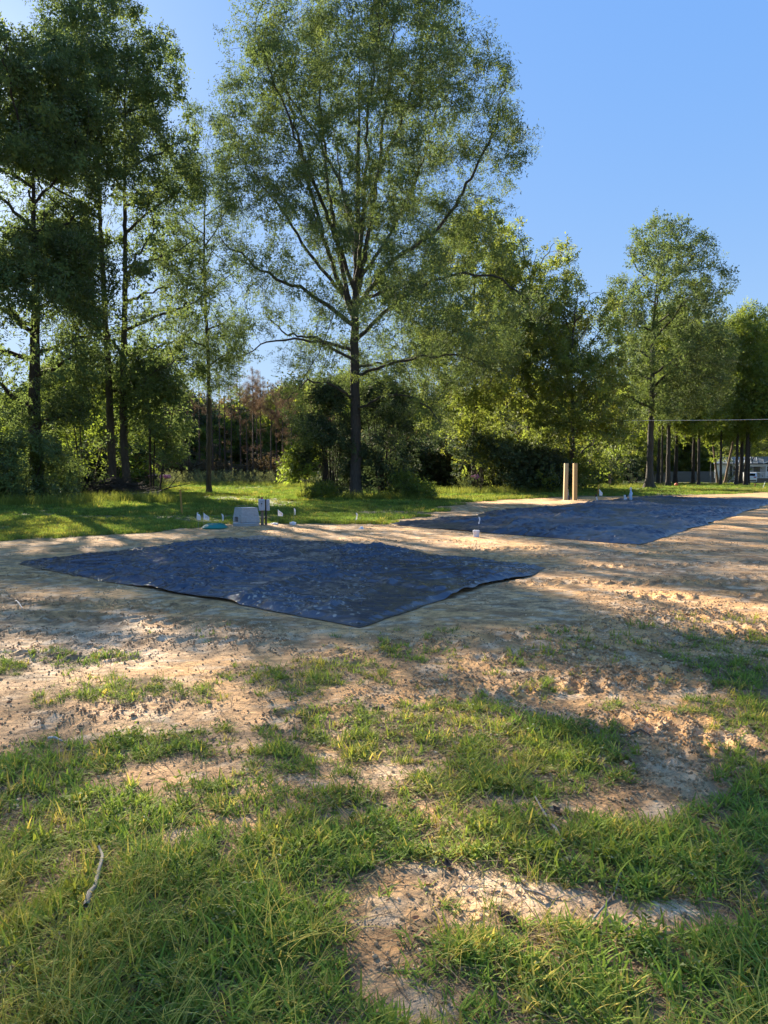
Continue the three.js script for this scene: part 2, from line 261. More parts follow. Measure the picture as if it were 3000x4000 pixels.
function sprayGeo(seed, { n = 44, len = 0.9, wide = 0.32, L: ll = 0.17, W: ww = 0.045, twigs = 5, hang = 0.2 }) {
  const r = rand(seed), mb = new MB(), up = V(0, 1, 0), arms = [];
  for (let k = 0; k < twigs; k++) { const t = k / twigs * 0.75, a = k * 2.4 + r(); arms.push([V(0, t * len, 0), V(Math.cos(a) * wide, (0.35 + 0.25 * r()) * len, Math.sin(a) * wide)]); }
  arms.push([V(0, 0, 0), V(0, len, 0)]);
  for (let k = 0; k < n; k++) {
    const [o, dv] = arms[k % arms.length], s = 0.15 + 0.85 * r(), p = o.clone().addScaledVector(dv, s), a = r() * 2 * PI;
    const dir = dv.clone().normalize().multiplyScalar(0.7).add(V(Math.cos(a), (r() - 0.5) - hang, Math.sin(a))).normalize();
    const side = V(0, 0, 0).crossVectors(dir, V(r() - 0.5, 1, r() - 0.5)).normalize(), nn = V(0, 0, 0).crossVectors(side, dir).normalize();
    const l = ll * (0.7 + 0.6 * r()), w = ww * (0.7 + 0.6 * r()) / 2, mid = p.clone().addScaledVector(dir, l * 0.45), tip = p.clone().addScaledVector(dir, l).addScaledVector(nn, -l * 0.12);
    const A = mid.clone().addScaledVector(side, w).addScaledVector(nn, w * 0.3), B = mid.clone().addScaledVector(side, -w).addScaledVector(nn, w * 0.3);
    const i0 = mb.v(p.x, p.y, p.z, nn.x, nn.y, nn.z, 0, 0); mb.v(A.x, A.y, A.z, nn.x, nn.y, nn.z, 1, 0.5); mb.v(tip.x, tip.y, tip.z, nn.x, nn.y, nn.z, 0.5, 1); mb.v(B.x, B.y, B.z, nn.x, nn.y, nn.z, 0, 0.5);
    mb.i.push(i0, i0 + 1, i0 + 2, i0, i0 + 2, i0 + 3);
  }
  return mb.geo();
}
const SP = {
  oak: sprayGeo(1, { n: 52, len: 0.85, wide: 0.34, L: 0.15, W: 0.042 }), broad: sprayGeo(2, { n: 34, len: 0.8, wide: 0.36, L: 0.17, W: 0.085 }), needle: sprayGeo(3, { n: 60, len: 0.8, wide: 0.4, L: 0.2, W: 0.014, hang: 0.5 }),
  mid: sprayGeo(12, { n: 34, len: 0.9, wide: 0.4, L: 0.24, W: 0.085 }), bush: sprayGeo(13, { n: 26, len: 0.75, wide: 0.34, L: 0.2, W: 0.1 }),
  big: sprayGeo(4, { n: 46, len: 1.5, wide: 0.7, L: 0.30, W: 0.13 }), shrub: sprayGeo(5, { n: 40, len: 0.55, wide: 0.22, L: 0.085, W: 0.038 }), weed: sprayGeo(6, { n: 30, len: 0.8, wide: 0.14, L: 0.10, W: 0.03, twigs: 3, hang: 0 }),
};
const table = (t, h, k) => { if (h <= t[0][0]) return t[0][k]; for (let i = 1; i < t.length; i++) if (h <= t[i][0]) { const f = (h - t[i - 1][0]) / (t[i][0] - t[i - 1][0]); return lerp(t[i - 1][k], t[i][k], f); } return 0; };
const _m = new THREE.Matrix4(), _q = new THREE.Quaternion(), _q2 = new THREE.Quaternion(), UPV = V(0, 1, 0);
function sprayAt(p, dir, roll, s) { _q.setFromUnitVectors(UPV, dir); _q2.setFromAxisAngle(UPV, roll); return new THREE.Matrix4().compose(p, _q.clone().multiply(_q2), V(s, s, s)); }

function growTree(o) {
  // o: env [[h, left, right]...], trunk [[x,y,z]...], baseR, attr, step, infl, kill, up, sprays, spray, scale, leaf, bark, clump, seed
  const r = rand(o.seed), A = [], env = o.env, h0 = env[0][0], h1 = env[env.length - 1][0];
  let maxR = 0; for (const e of env) maxR = Math.max(maxR, e[1], e[2]);
  const radius = (h, a) => { const c = (Math.cos(a) + 1) / 2; return lerp(table(env, h, 1), table(env, h, 2), c); };
  let guard = 0;
  while (A.length < o.attr && guard++ < o.attr * 60) {
    const h = lerp(h0, h1, r()), a = r() * 2 * PI, R = radius(h, a);
    if (r() > (R / maxR) ** 1.6) continue;
    const q = R * Math.pow(r(), o.shell ?? 0.42), x = Math.cos(a) * q, z = Math.sin(a) * q;
    if (vnoise3(x * (o.clumpF ?? 0.33) + o.seed, h * (o.clumpF ?? 0.33), z * (o.clumpF ?? 0.33)) < (o.clump ?? 0.42)) continue;
    A.push({ x, y: h, z, n: 0, d: 1e9, on: true });
  }
  const P = [], par = [], kids = [], add = (v, p) => { P.push(v); par.push(p); kids.push(0); if (p >= 0) kids[p]++; return P.length - 1; };
  const leader = []; // trunk path
  for (const tr of o.trunks ?? [o.trunk]) {
    const c = new THREE.CatmullRomCurve3(tr.map((q) => V(...q))), n = Math.max(2, Math.round(c.getLength() / o.step)), pts = c.getSpacedPoints(n);
    let last = -1; const first = P.length; for (const q of pts) { q.x += (r() - 0.5) * 0.06; q.z += (r() - 0.5) * 0.06; last = add(q, last); leader[P.length - 1] = true; }
    if (o.trunkTop) leader[first] = true;
  }
  // main limbs, given one by one or spread round the trunk
  const scaf = [], trunkN = P.length, limbList = (o.limbPts ?? []).slice();
  if (o.autoLimbs) {
    const [n, a0, a1, rise, rb] = o.autoLimbs;
    for (let k = 0; k < n; k++) {
      const t = n > 1 ? k / (n - 1) : 0, hs = lerp(a0, a1, t) + (r() - 0.5) * 0.6, a = k * 2.4 + r() * 0.7 + o.seed; let R = 0, he = hs;
      for (let q = 0; q < 4; q++) { he = Math.min(h1 - 0.8, hs + Math.max(0.6, R * lerp(rise * 0.55, rise * 1.5, t))); R = radius(Math.max(he, h0 + 0.1), a) * (0.72 + 0.2 * r()); }
      const x = Math.cos(a) * R, z = Math.sin(a) * R, dh = he - hs;
      limbList.push([hs, rb * lerp(1.1, 0.55, t), [x * 0.4, hs + dh * 0.34, z * 0.4], [x * 0.75, hs + dh * 0.7, z * 0.75], [x, he, z]]);
    }
  }
  for (const [hs, rb, ...pts] of limbList) {
    let s = 0; const aim = V(...pts[0]); for (let i = 0; i < trunkN; i++) if (Math.abs(P[i].y - hs) + 0.3 * P[i].distanceTo(aim) < Math.abs(P[s].y - hs) + 0.3 * P[s].distanceTo(aim)) s = i;
    const c = new THREE.CatmullRomCurve3([P[s].clone(), ...pts.map((q) => V(...q))]), n = Math.max(2, Math.round(c.getLength() / o.step)), sp = c.getSpacedPoints(n); let last = s;
    for (let q = 1; q <= n; q++) { const p = sp[q], w = 0.10 + 0.25 * q / n; p.x += (r() - 0.5) * w; p.y += (r() - 0.5) * w; p.z += (r() - 0.5) * w; last = add(p, last); scaf[last] = rb * Math.pow(1 - q / (n + 1), 0.75) + 0.012; }
  }
  const look = (from) => { for (const a of A) if (a.on) { for (let i = from; i < P.length; i++) { const d = (P[i].x - a.x) ** 2 + (P[i].y - a.y) ** 2 + (P[i].z - a.z) ** 2; if (d < a.d) { a.d = d; a.n = i; } } if (a.d < o.kill * o.kill) a.on = false; } };
  const minLimb = o.minLimb ?? 0;
  for (let i = 0; i < trunkN; i++) if (P[i].y < minLimb || h2(i, o.seed) > (o.twigOnTrunk ?? 0.25)) kids[i] = 9;
  { const f = 0; for (const a of A) for (let i = f; i < P.length; i++) { if (kids[i] >= 9 || P[i].y > a.y + 2) continue; const slope = (a.y - P[i].y), hd = Math.hypot(P[i].x - a.x, P[i].z - a.z); const d = (P[i].x - a.x) ** 2 + slope ** 2 + (P[i].z - a.z) ** 2 + (slope < hd * (o.rise ?? 0.35) ? (hd * 1.2) ** 2 : 0); if (d < a.d) { a.d = d; a.n = i; } } }
  for (let it = 0; it < 140 && P.length < 14000; it++) {
    const acc = new Map();
    for (const a of A) if (a.on) { const p = P[a.n], v = V(a.x - p.x, a.y - p.y, a.z - p.z).normalize(); const e = acc.get(a.n); if (e) e.add(v); else acc.set(a.n, v); }
    if (!acc.size) break;
    const from = P.length;
    for (const [i, v] of acc) {
      if (kids[i] >= (leader[i] ? 3 : 4)) { for (const a of A) if (a.on && a.n === i) a.on = false; continue; }
      v.normalize().add(V((r() - 0.5) * 0.5, (o.up ?? 0.25) + (r() - 0.5) * 0.4, (r() - 0.5) * 0.5));
      if (par[i] >= 0 && !leader[i]) v.addScaledVector(P[i].clone().sub(P[par[i]]).normalize(), 0.7);
      v.normalize(); add(P[i].clone().addScaledVector(v, o.step), i);
    }
    look(from);
    if (from === P.length) break;
  }
  const N = P.length, rad = new Float32Array(N), pw = 2.35, tip = o.tip ?? 0.008, kid = Array.from({ length: N }, () => []);
  for (let i = N - 1; i >= 0; i--) { if (!kid[i].length) rad[i] = tip ** pw; if (par[i] >= 0) { rad[par[i]] += rad[i]; kid[par[i]].push(i); } }
  for (let i = 0; i < N; i++) rad[i] = rad[i] ** (1 / pw);
  const k = o.baseR / rad[0];
  for (let i = 0; i < N; i++) { const w = smooth(tip * 1.5, rad[0], rad[i]); rad[i] *= lerp(Math.min(1.3, Math.max(0.7, k)), k, w); if (scaf[i]) rad[i] = Math.max(rad[i], scaf[i]); if (leader[i]) rad[i] = Math.max(rad[i], o.baseR * Math.pow(clamp(1 - P[i].y / (P[trunkN - 1].y * 1.03)), 0.8)); }
  for (let i = 1; i < N; i++) if (!leader[i] && par[i] >= 0 && !leader[par[i]]) rad[i] = Math.min(rad[i], rad[par[i]]);
  const flare = (i) => leader[i] ? 1 + (o.flare ?? 0.55) * Math.exp(-(P[i].y) / 0.45) : 1;
  const trunk = new MB(), limbs = [];
  const walk = (from, start, mb, isTrunk) => {
    const pts = [], rr = []; if (start >= 0) { pts.push(P[start]); rr.push(Math.min(rad[start] * 0.8, rad[from] * 1.15)); }
    const later = []; let i = from;
    while (i >= 0) {
      pts.push(P[i]); rr.push(rad[i] * flare(i));
      const ks = kid[i].slice().sort((a, b) => (leader[b] ? 1e3 : rad[b]) - (leader[a] ? 1e3 : rad[a])), main = ks.shift();
      for (const q of ks) later.push([q, i]);
      i = main ?? -1;
    }
    const R = rr[Math.min(1, rr.length - 1)];
    if (pts.length > 1) frameTube(mb, pts, rr, R > 0.15 ? 12 : R > 0.05 ? 6 : R > 0.02 ? 4 : 3, Math.max(1, Math.round(R * 2 * PI / 0.5)));
    for (const [q, s] of later) { if (isTrunk && o.limbs && rad[q] > o.limbs) { const m = new MB(); limbs.push(m); walk(q, s, m, false); } else walk(q, s, mb, false); }
  };
  const roots = []; for (let i = 0; i < N; i++) if (par[i] < 0) roots.push(i);
  for (const q of roots) walk(q, -1, trunk, true);
  // leaves: on the thin wood, more towards the tips
  const thin = []; for (let i = 0; i < N; i++) if (rad[i] < (o.leafR ?? 0.05) && !leader[i] && P[i].y > (o.leafFrom ?? 0)) thin.push(i);
  const mats = [], cols = [], cnt = o.sprays;
  for (let q = 0; q < cnt && thin.length; q++) {
    const i = thin[(r() * thin.length) | 0], p = P[i].clone().add(V((r() - 0.5), (r() - 0.5) - (o.droop ?? 0.1), (r() - 0.5)).multiplyScalar(o.jit ?? 0.8));
    const dir = P[i].clone().sub(P[Math.max(0, par[i])]).normalize().multiplyScalar(0.5).add(V((r() - 0.5) * 1.6, (r() - 0.5) * 1.2 + (o.lift ?? 0), (r() - 0.5) * 1.6)).normalize();
    mats.push(sprayAt(p, dir, r() * 7, (o.scale ?? 1) * (0.7 + 0.6 * r())));
    const b = 0.72 + 0.5 * r(), y = r() < (o.yellow ?? 0.1) ? 1.35 : 1; cols.push(rgb(b * y * (o.tint?.[0] ?? 1), b * (y > 1 ? 1.2 : 1) * (o.tint?.[1] ?? 1), b * (o.tint?.[2] ?? 1)));
  }
  return { trunk: trunk.geo(), limbs: limbs.map((m) => m.geo()), mats, cols };
}
function treeAt(o, p, turn = 0) {
  const t = thing(o.name, o.label, o.category ?? 'tree', p, turn, o.group), g = growTree(o);
  part('trunk', g.trunk, o.bark, t);
  for (const l of g.limbs) part('limb', l, o.bark, t);
  inst('crown', o.spray, o.leaf, g.mats, g.cols, t).userData.kind = 'stuff';
  return t;
}
function copyOf(src, name, label, p, turn, s = 1, sy = s, group, category) {
  const c = src.clone(); c.traverse((q) => { if (q.isInstancedMesh) q.count = q.instanceMatrix.count; }); c.name = numbered(name); c.userData = { ...src.userData, label }; if (category) c.userData.category = category; if (group) c.userData.group = group; else delete c.userData.group;
  c.position.copy(p); c.rotation.y = turn; c.scale.set(s, sy, s); scene.add(c); return c;
}
const ordinal = (all, px, text) => text.replace('%', ['first', 'second', 'third', 'fourth', 'fifth', 'sixth', 'seventh', 'eighth', 'ninth', 'tenth', 'eleventh', 'twelfth', 'thirteenth', 'fourteenth', 'fifteenth', 'sixteenth', 'seventeenth', 'eighteenth', 'nineteenth', 'twentieth', 'twenty-first', 'twenty-second', 'twenty-third', 'twenty-fourth', 'twenty-fifth'][all.filter((q) => q < px).length]);
const base = (px, d) => { const p = atD(px, 1848, d); return V(p.x, Math.abs(p.x) < 80 && d < 150 ? H(p.x, d) - 0.03 : 0, -d); };

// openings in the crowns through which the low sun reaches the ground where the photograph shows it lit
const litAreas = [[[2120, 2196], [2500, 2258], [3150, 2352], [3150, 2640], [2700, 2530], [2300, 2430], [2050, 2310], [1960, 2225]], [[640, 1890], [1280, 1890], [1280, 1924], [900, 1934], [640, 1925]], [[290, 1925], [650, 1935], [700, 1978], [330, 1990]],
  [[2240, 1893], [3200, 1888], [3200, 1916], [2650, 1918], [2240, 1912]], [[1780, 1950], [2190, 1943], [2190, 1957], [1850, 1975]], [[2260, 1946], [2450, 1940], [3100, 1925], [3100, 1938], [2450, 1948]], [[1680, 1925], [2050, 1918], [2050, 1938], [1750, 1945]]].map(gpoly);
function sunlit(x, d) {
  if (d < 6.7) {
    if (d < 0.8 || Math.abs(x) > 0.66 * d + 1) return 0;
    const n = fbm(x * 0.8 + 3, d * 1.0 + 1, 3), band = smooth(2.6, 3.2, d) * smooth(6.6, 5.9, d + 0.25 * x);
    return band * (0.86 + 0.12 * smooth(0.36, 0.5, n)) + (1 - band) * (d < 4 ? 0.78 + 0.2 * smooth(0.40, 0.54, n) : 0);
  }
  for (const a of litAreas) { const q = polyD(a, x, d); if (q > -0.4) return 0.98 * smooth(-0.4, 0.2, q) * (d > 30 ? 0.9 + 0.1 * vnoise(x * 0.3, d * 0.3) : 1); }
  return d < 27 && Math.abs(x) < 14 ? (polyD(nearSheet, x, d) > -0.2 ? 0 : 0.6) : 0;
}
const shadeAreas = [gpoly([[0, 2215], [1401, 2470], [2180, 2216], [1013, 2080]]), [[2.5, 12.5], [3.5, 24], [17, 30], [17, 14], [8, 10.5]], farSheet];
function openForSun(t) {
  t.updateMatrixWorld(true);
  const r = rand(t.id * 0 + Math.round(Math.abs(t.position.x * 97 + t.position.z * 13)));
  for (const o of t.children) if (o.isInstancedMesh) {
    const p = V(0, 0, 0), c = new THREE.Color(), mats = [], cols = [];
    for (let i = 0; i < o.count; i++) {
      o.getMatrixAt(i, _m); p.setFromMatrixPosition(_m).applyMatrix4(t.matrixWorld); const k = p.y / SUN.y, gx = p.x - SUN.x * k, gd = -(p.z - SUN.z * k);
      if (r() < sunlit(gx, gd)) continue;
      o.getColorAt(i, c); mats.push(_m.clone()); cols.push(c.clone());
      if (gd < 50 && shadeAreas.some((a, n) => polyD(a, gx, gd) > -0.3 && r() < (n ? 0 : 1))) { const m = _m.clone(); m.elements[12] += (r() - 0.5) * 1.1; m.elements[13] += (r() - 0.5) * 0.9; m.elements[14] += (r() - 0.5) * 1.1; mats.push(m); cols.push(c.clone()); }  // extra sprays added to the crowns to keep sun off the near sheet
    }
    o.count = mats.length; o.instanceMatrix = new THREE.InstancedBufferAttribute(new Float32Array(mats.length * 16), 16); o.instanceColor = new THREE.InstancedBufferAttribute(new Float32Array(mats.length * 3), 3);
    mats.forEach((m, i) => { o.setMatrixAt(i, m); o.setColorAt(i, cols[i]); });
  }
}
// the great willow oak in the middle
const oak = treeAt({
  name: 'willow_oak', label: 'great oak with a fan of limbs, the tallest tree, in the middle', seed: 11, step: 0.5, infl: 6, kill: 0.85, up: 0.32, rise: 0.9,
  trunk: [[0, 0, 0], [0.02, 4, 0], [-0.05, 9, 0.05], [0.1, 14, 0], [0.2, 20, 0.1], [0.3, 26, 0]], baseR: 0.36, attr: 2100, clump: 0.38, clumpF: 0.30, minLimb: 3.4,
  env: [[2.0, 2.6, 3.6], [5, 4.6, 6.2], [7.9, 6.6, 9.2], [10.5, 7.8, 11.2], [12.4, 8.0, 10.6], [16, 8.3, 8.6], [19, 8.4, 9.6], [21.2, 8.4, 10.2], [24, 8.2, 9.3], [27, 7.4, 8.2], [29, 6.2, 6.6], [31, 4.8, 4.6], [33.2, 1.8, 2]],
  limbPts: [[10.6, 0.13, [-2.6, 12.3, 0.4], [-5.4, 13.6, 0.8], [-8.0, 15.4, 1.0]], [11.6, 0.12, [-2.0, 14, -0.6], [-4.2, 17.2, -1], [-6.6, 20.6, -1.2]], [11, 0.14, [-1.5, 14.5, 0.6], [-3.0, 20, 1.0], [-4.6, 27.2, 1.4]], [10.4, 0.14, [-0.9, 14.5, -0.5], [-1.9, 21, -1], [-2.4, 29, -1.6]],
    [12, 0.14, [0.9, 16, 0.5], [1.6, 21, 0.8], [2.4, 29, 0.6]], [11.4, 0.14, [2.2, 14.2, 0.4], [5.0, 16.2, 0.6], [7.6, 20.4, 1.2], [8.8, 24, 1.4]], [9.6, 0.12, [2.4, 11.6, 1], [4.8, 12.9, 1.4], [7.6, 13.1, 1.6], [10.6, 11.4, 1.8]], [7.4, 0.09, [3, 8.3, 1.4], [6, 8.4, 2], [8.6, 7.4, 2.4]], [8.4, 0.09, [-2.4, 9.4, 1.2], [-4.6, 9.4, 1.6], [-6.4, 8.6, 1.8]],
    [13, 0.13, [2, 16.5, -2], [4, 21, -3.4], [5.6, 26.5, -3.6]], [13, 0.12, [0.6, 16.5, 2.6], [1, 21, 5], [1.6, 25, 6.5]], [12.4, 0.12, [-1.6, 16.5, 2.8], [-3.2, 20, 5], [-4.6, 23.6, 5.6]], [14, 0.11, [-0.6, 18, -3], [-1.2, 22, -5.4], [-2, 26, -6]], [12, 0.1, [3.4, 14, -3], [5.6, 16, -5], [6.6, 18, -6]], [6, 0.07, [-1.4, 6.8, 2.2], [-2.6, 6.6, 4], [-3.4, 5.4, 5]], [5.4, 0.07, [2, 6, 2.6], [3.6, 5.6, 4.2], [4.8, 4.4, 5]], [16, 0.1, [1.8, 20, 1], [3.6, 24, 1.6], [4.8, 28.4, 1.6]], [16, 0.1, [-1.4, 20, 0], [-3.4, 23.6, -0.6], [-6, 27, -1]], [9, 0.1, [-3, 10.4, -2.6], [-5, 11, -4.4], [-6.6, 12.6, -5.6]], [8, 0.08, [3, 9, -3], [5, 9.6, -5], [6.6, 9.4, -6]]],
  bark: M.barkOak, leaf: L.oak, spray: SP.oak, sprays: 9800, scale: 1.0, limbs: 0.05, jit: 0.9, leafR: 0.045, yellow: 0.12,
}, base(1389, 43.5));

// left pair of trunks that share one crown, and the heavy tree at the left edge
const twin = treeAt({
  name: 'twin_oak', label: 'tall twin-trunked oak with a domed crown, behind the brush pile', seed: 23, step: 0.42, infl: 6, kill: 0.62, up: 0.2, rise: 0.5,
  trunks: [[[-0.45, 0, 0], [-0.55, 6, 0], [-0.75, 13, 0], [-0.95, 20, 0], [-0.8, 27, 0]], [[0.5, 0, 0.2], [0.35, 6, 0.2], [0.65, 13, 0.2], [0.75, 20, 0.2], [0.9, 27, 0.1]]], baseR: 0.26, attr: 3000, clump: 0.46, clumpF: 0.3, minLimb: 5,
  env: [[6, 2.4, 3.2], [8, 4.2, 5.6], [10, 4.8, 6.8], [13, 4.2, 6.8], [16, 4.4, 6.0], [19.5, 6.4, 5.4], [23, 7.0, 5.1], [26, 6.4, 4.5], [29, 4.4, 3.0], [31.3, 0.9, 0.9]],
  bark: M.barkOak, leaf: L.oak, spray: SP.broad, autoLimbs: [28, 6.4, 26, 0.55, 0.10], sprays: 5800, scale: 0.95, limbs: 0.06, jit: 0.65, yellow: 0.08,
}, base(468, 45));
treeAt({
  name: 'slim_oak', label: 'slim airy oak between the twin oak and the great oak, a little behind both', seed: 29, step: 0.45, infl: 6, kill: 0.7, up: 0.3, rise: 0.8, trunk: [[0, 0, 0], [0.1, 9, 0], [-0.1, 18, 0.1], [0.2, 26, 0]], baseR: 0.2, attr: 1500, clump: 0.47,
  env: [[8, 1.8, 2.2], [11, 3.6, 3.4], [15, 4.0, 3.6], [20, 3.8, 3.2], [24, 3.2, 2.6], [28, 2.0, 1.6], [30, 0.6, 0.6]], bark: M.barkOak, leaf: L.oak, spray: SP.oak, autoLimbs: [16, 9, 25, 0.8, 0.06], sprays: 1900, scale: 1.1, limbs: 0.05, jit: 0.7,
}, base(815, 55));
const edge = treeAt({
  name: 'edge_oak', label: 'heavy dark oak at the left edge rising out of the dark shrub', seed: 37, step: 0.42, infl: 6, kill: 0.62, up: 0.22, rise: 0.6,
  trunk: [[0, 0, 0], [0.0, 5, 0], [0.2, 10, 0], [0.3, 15, 0.1], [0.3, 19, 0]], baseR: 0.38, attr: 2600, clump: 0.46, clumpF: 0.32, minLimb: 3,
  env: [[4, 3, 1.8], [6, 5, 3.4], [8, 5.6, 3.6], [12, 5.4, 3.0], [16, 5.4, 3.6], [20, 5.4, 4.2], [23, 4.4, 3.4], [25.8, 0.9, 0.9]],
  bark: M.barkDark, leaf: L.oak, spray: SP.broad, autoLimbs: [20, 4.4, 18, 0.6, 0.13], sprays: 4900, scale: 0.95, limbs: 0.06, jit: 0.65, yellow: 0.06,
}, base(140, 38));
// beyond the left edge of the frame: the trees that shade the front of the lot
copyOf(edge, 'edge_oak', 'broad oak beyond the left edge of the view', V(-27, 0, -39), 2.2, 1.05);
copyOf(edge, 'edge_oak', 'spreading oak far beyond the left edge of the view', V(-29, 0, -26), 4, 0.95);

// the yellow-green trees right of the great oak
const midOpt = (seed, env, h) => ({ seed, step: 0.45, infl: 5, kill: 0.65, up: 0.3, rise: 0.7, trunk: [[0, 0, 0], [0.1, h * 0.3, 0], [-0.1, h * 0.6, 0.1], [0.1, h * 0.88, 0]], baseR: 0.24, attr: 2000, clump: 0.45, minLimb: 2, env, bark: M.barkOak, leaf: L.oakYellow, spray: SP.mid, autoLimbs: [18, 2.2, h * 0.82, 0.9, 0.08], sprays: Math.round(105 * h), limbs: 0.05, yellow: 0.2, jit: 0.7 });
const midA = treeAt({ name: 'young_oak', label: 'yellow-green oak just right of the great oak, its top against the sky', ...midOpt(41, [[0.8, 3.6, 3.6], [5, 4.4, 4.4], [10, 4.6, 4.6], [15, 4.4, 4.2], [19, 3.6, 3.4], [22, 1.8, 1.8], [22.8, 0.8, 0.8]], 22) }, base(1850, 57));
const midB = treeAt({ name: 'young_oak', label: 'second yellow-green oak right of the great oak, with a rounded shoulder', ...midOpt(43, [[0.8, 3.4, 3.8], [5, 4.2, 4.6], [10, 4.2, 4.8], [15, 4.0, 4.2], [19, 3.2, 3.4], [22, 1.6, 1.8], [22.9, 0.7, 0.7]], 22) }, base(2060, 59));
const midC = treeAt({ name: 'young_oak', label: 'lower green oak at the end of the yellow-green trees, behind the two wooden posts', ...midOpt(47, [[0.5, 4, 3.6], [4, 5, 4.2], [8, 5, 4.2], [12, 4.2, 3.8], [15.4, 2.4, 2.2], [16.6, 0.8, 0.8]], 16) }, base(2230, 56));
// the lone tree on the far lawn
treeAt({
  name: 'shade_tree', label: 'lone tree with a clear straight trunk, right of the two wooden posts', seed: 53, step: 0.45, infl: 5, kill: 0.65, up: 0.12, rise: 0.4,
  trunk: [[0, 0, 0], [0.05, 5, 0], [0.1, 10, 0], [0.1, 16, 0], [0.5, 21, 0]], baseR: 0.34, attr: 1800, clump: 0.45, clumpF: 0.36, minLimb: 7,
  env: [[6.8, 4.0, 5.5], [9, 5.4, 7.2], [12, 5.2, 7.4], [16, 4.6, 7.6], [19, 4.2, 7.2], [22, 3.4, 5.8], [24, 2.0, 4.0], [25.4, 0.6, 1.6]],
  bark: M.barkOak, leaf: L.oak, spray: SP.broad, autoLimbs: [15, 7.6, 20, 0.7, 0.12], sprays: 3500, limbs: 0.05, jit: 0.8, yellow: 0.15, flare: 1.0,
}, base(2537, 68));

// tall woodland trees with bare trunks: one grown, the rest copied
const wood = treeAt({
  name: 'woodland_tree', label: 'dark-trunked tree in front of the white car, tallest of those by the pale house', seed: 61, step: 0.6, infl: 5, kill: 1, up: 0.25, rise: 0.6,
  trunk: [[0, 0, 0], [0.1, 6, 0], [0, 12, 0.1], [0.1, 20, 0]], baseR: 0.28, attr: 700, clump: 0.36, minLimb: 8,
  env: [[7, 3, 3], [10, 5, 5], [15, 5.2, 5.2], [19, 4.4, 4.4], [22, 3, 3], [24, 0.6, 0.6]], bark: M.barkDark, leaf: L.fresh, spray: SP.broad, autoLimbs: [9, 8.4, 19, 0.6, 0.09], sprays: 1500, scale: 1.5, jit: 1.1, yellow: 0.2, leafR: 0.06,
}, base(2893, 100));
const thinTree = treeAt({
  name: 'slender_tree', label: 'slender sunlit leaning trunk before the pale house wall', seed: 67, step: 0.6, infl: 5, kill: 1, up: 0.25, rise: 0.6,
  trunk: [[0, 0, 0], [0.5, 3, 0], [1.3, 8, 0.1], [1.9, 15, 0]], baseR: 0.2, attr: 350, clump: 0.36, minLimb: 7, env: [[7, 2, 3], [10, 3, 4], [14, 3, 4], [17, 2, 3], [19, 0.6, 0.6]], bark: M.barkSunlit, leaf: L.fresh, spray: SP.broad, autoLimbs: [6, 7.4, 14, 0.6, 0.06], sprays: 800, scale: 1.4, jit: 1.0, yellow: 0.3, leafR: 0.06,
}, base(2832, 107));
[[2570, 104, 0.8, 'thin dark trunk just right of the lone tree, before the grey fence'], [2586, 92, 0.62, 'pale-footed thin trunk before the left end of the grey fence'], [2611, 88, 1.0, 'thick mottled trunk before the left part of the grey fence'],
  [2638, 106, 1.1, 'flared trunk in the middle of the trees before the grey fence'], [2707, 106, 0.95, 'dark trunk before the right part of the grey fence'], [2730, 90, 0.7, 'thin mottled trunk nearest the right end of the grey fence'],
  [2877, 94, 0.72, 'slim grey trunk left of the white car'], [2913, 94, 0.9, 'dark trunk crossing the rear of the white car'], [2925, 99, 0.55, 'thin dark trunk crossing the side of the white car'], [2816, 94, 0.62, 'thin grey trunk between the two sunlit ones by the house']].forEach(([px, d, s, l], i) =>
  copyOf(wood, 'woodland_tree', l, base(px, d), i * 1.7 + 0.4, s, 0.86 + (i % 4) * 0.05));
copyOf(thinTree, 'slender_tree', 'slender sunlit upright trunk at the left corner of the pale house', base(2806, 107), 2.4, 0.9, 1);
copyOf(midA, 'young_oak', 'bright green tree at the right edge, its top against the sky behind the house', base(2930, 118), 2, 1.25, 1.12);
copyOf(midB, 'young_oak', 'tree standing behind the pale house at the right edge', base(3090, 128), 1, 1.2, 1.1);
copyOf(midC, 'young_oak', 'dense tree behind the left end of the grey fence', base(2480, 138), 3, 1.6, 1.15);
copyOf(midA, 'young_oak', 'tree right behind the crown of the lone tree', base(2700, 145), 4, 1.3, 0.95);
copyOf(midC, 'young_oak', 'tree behind the right end of the grey fence', base(2790, 150), 5, 1.7, 1.1);
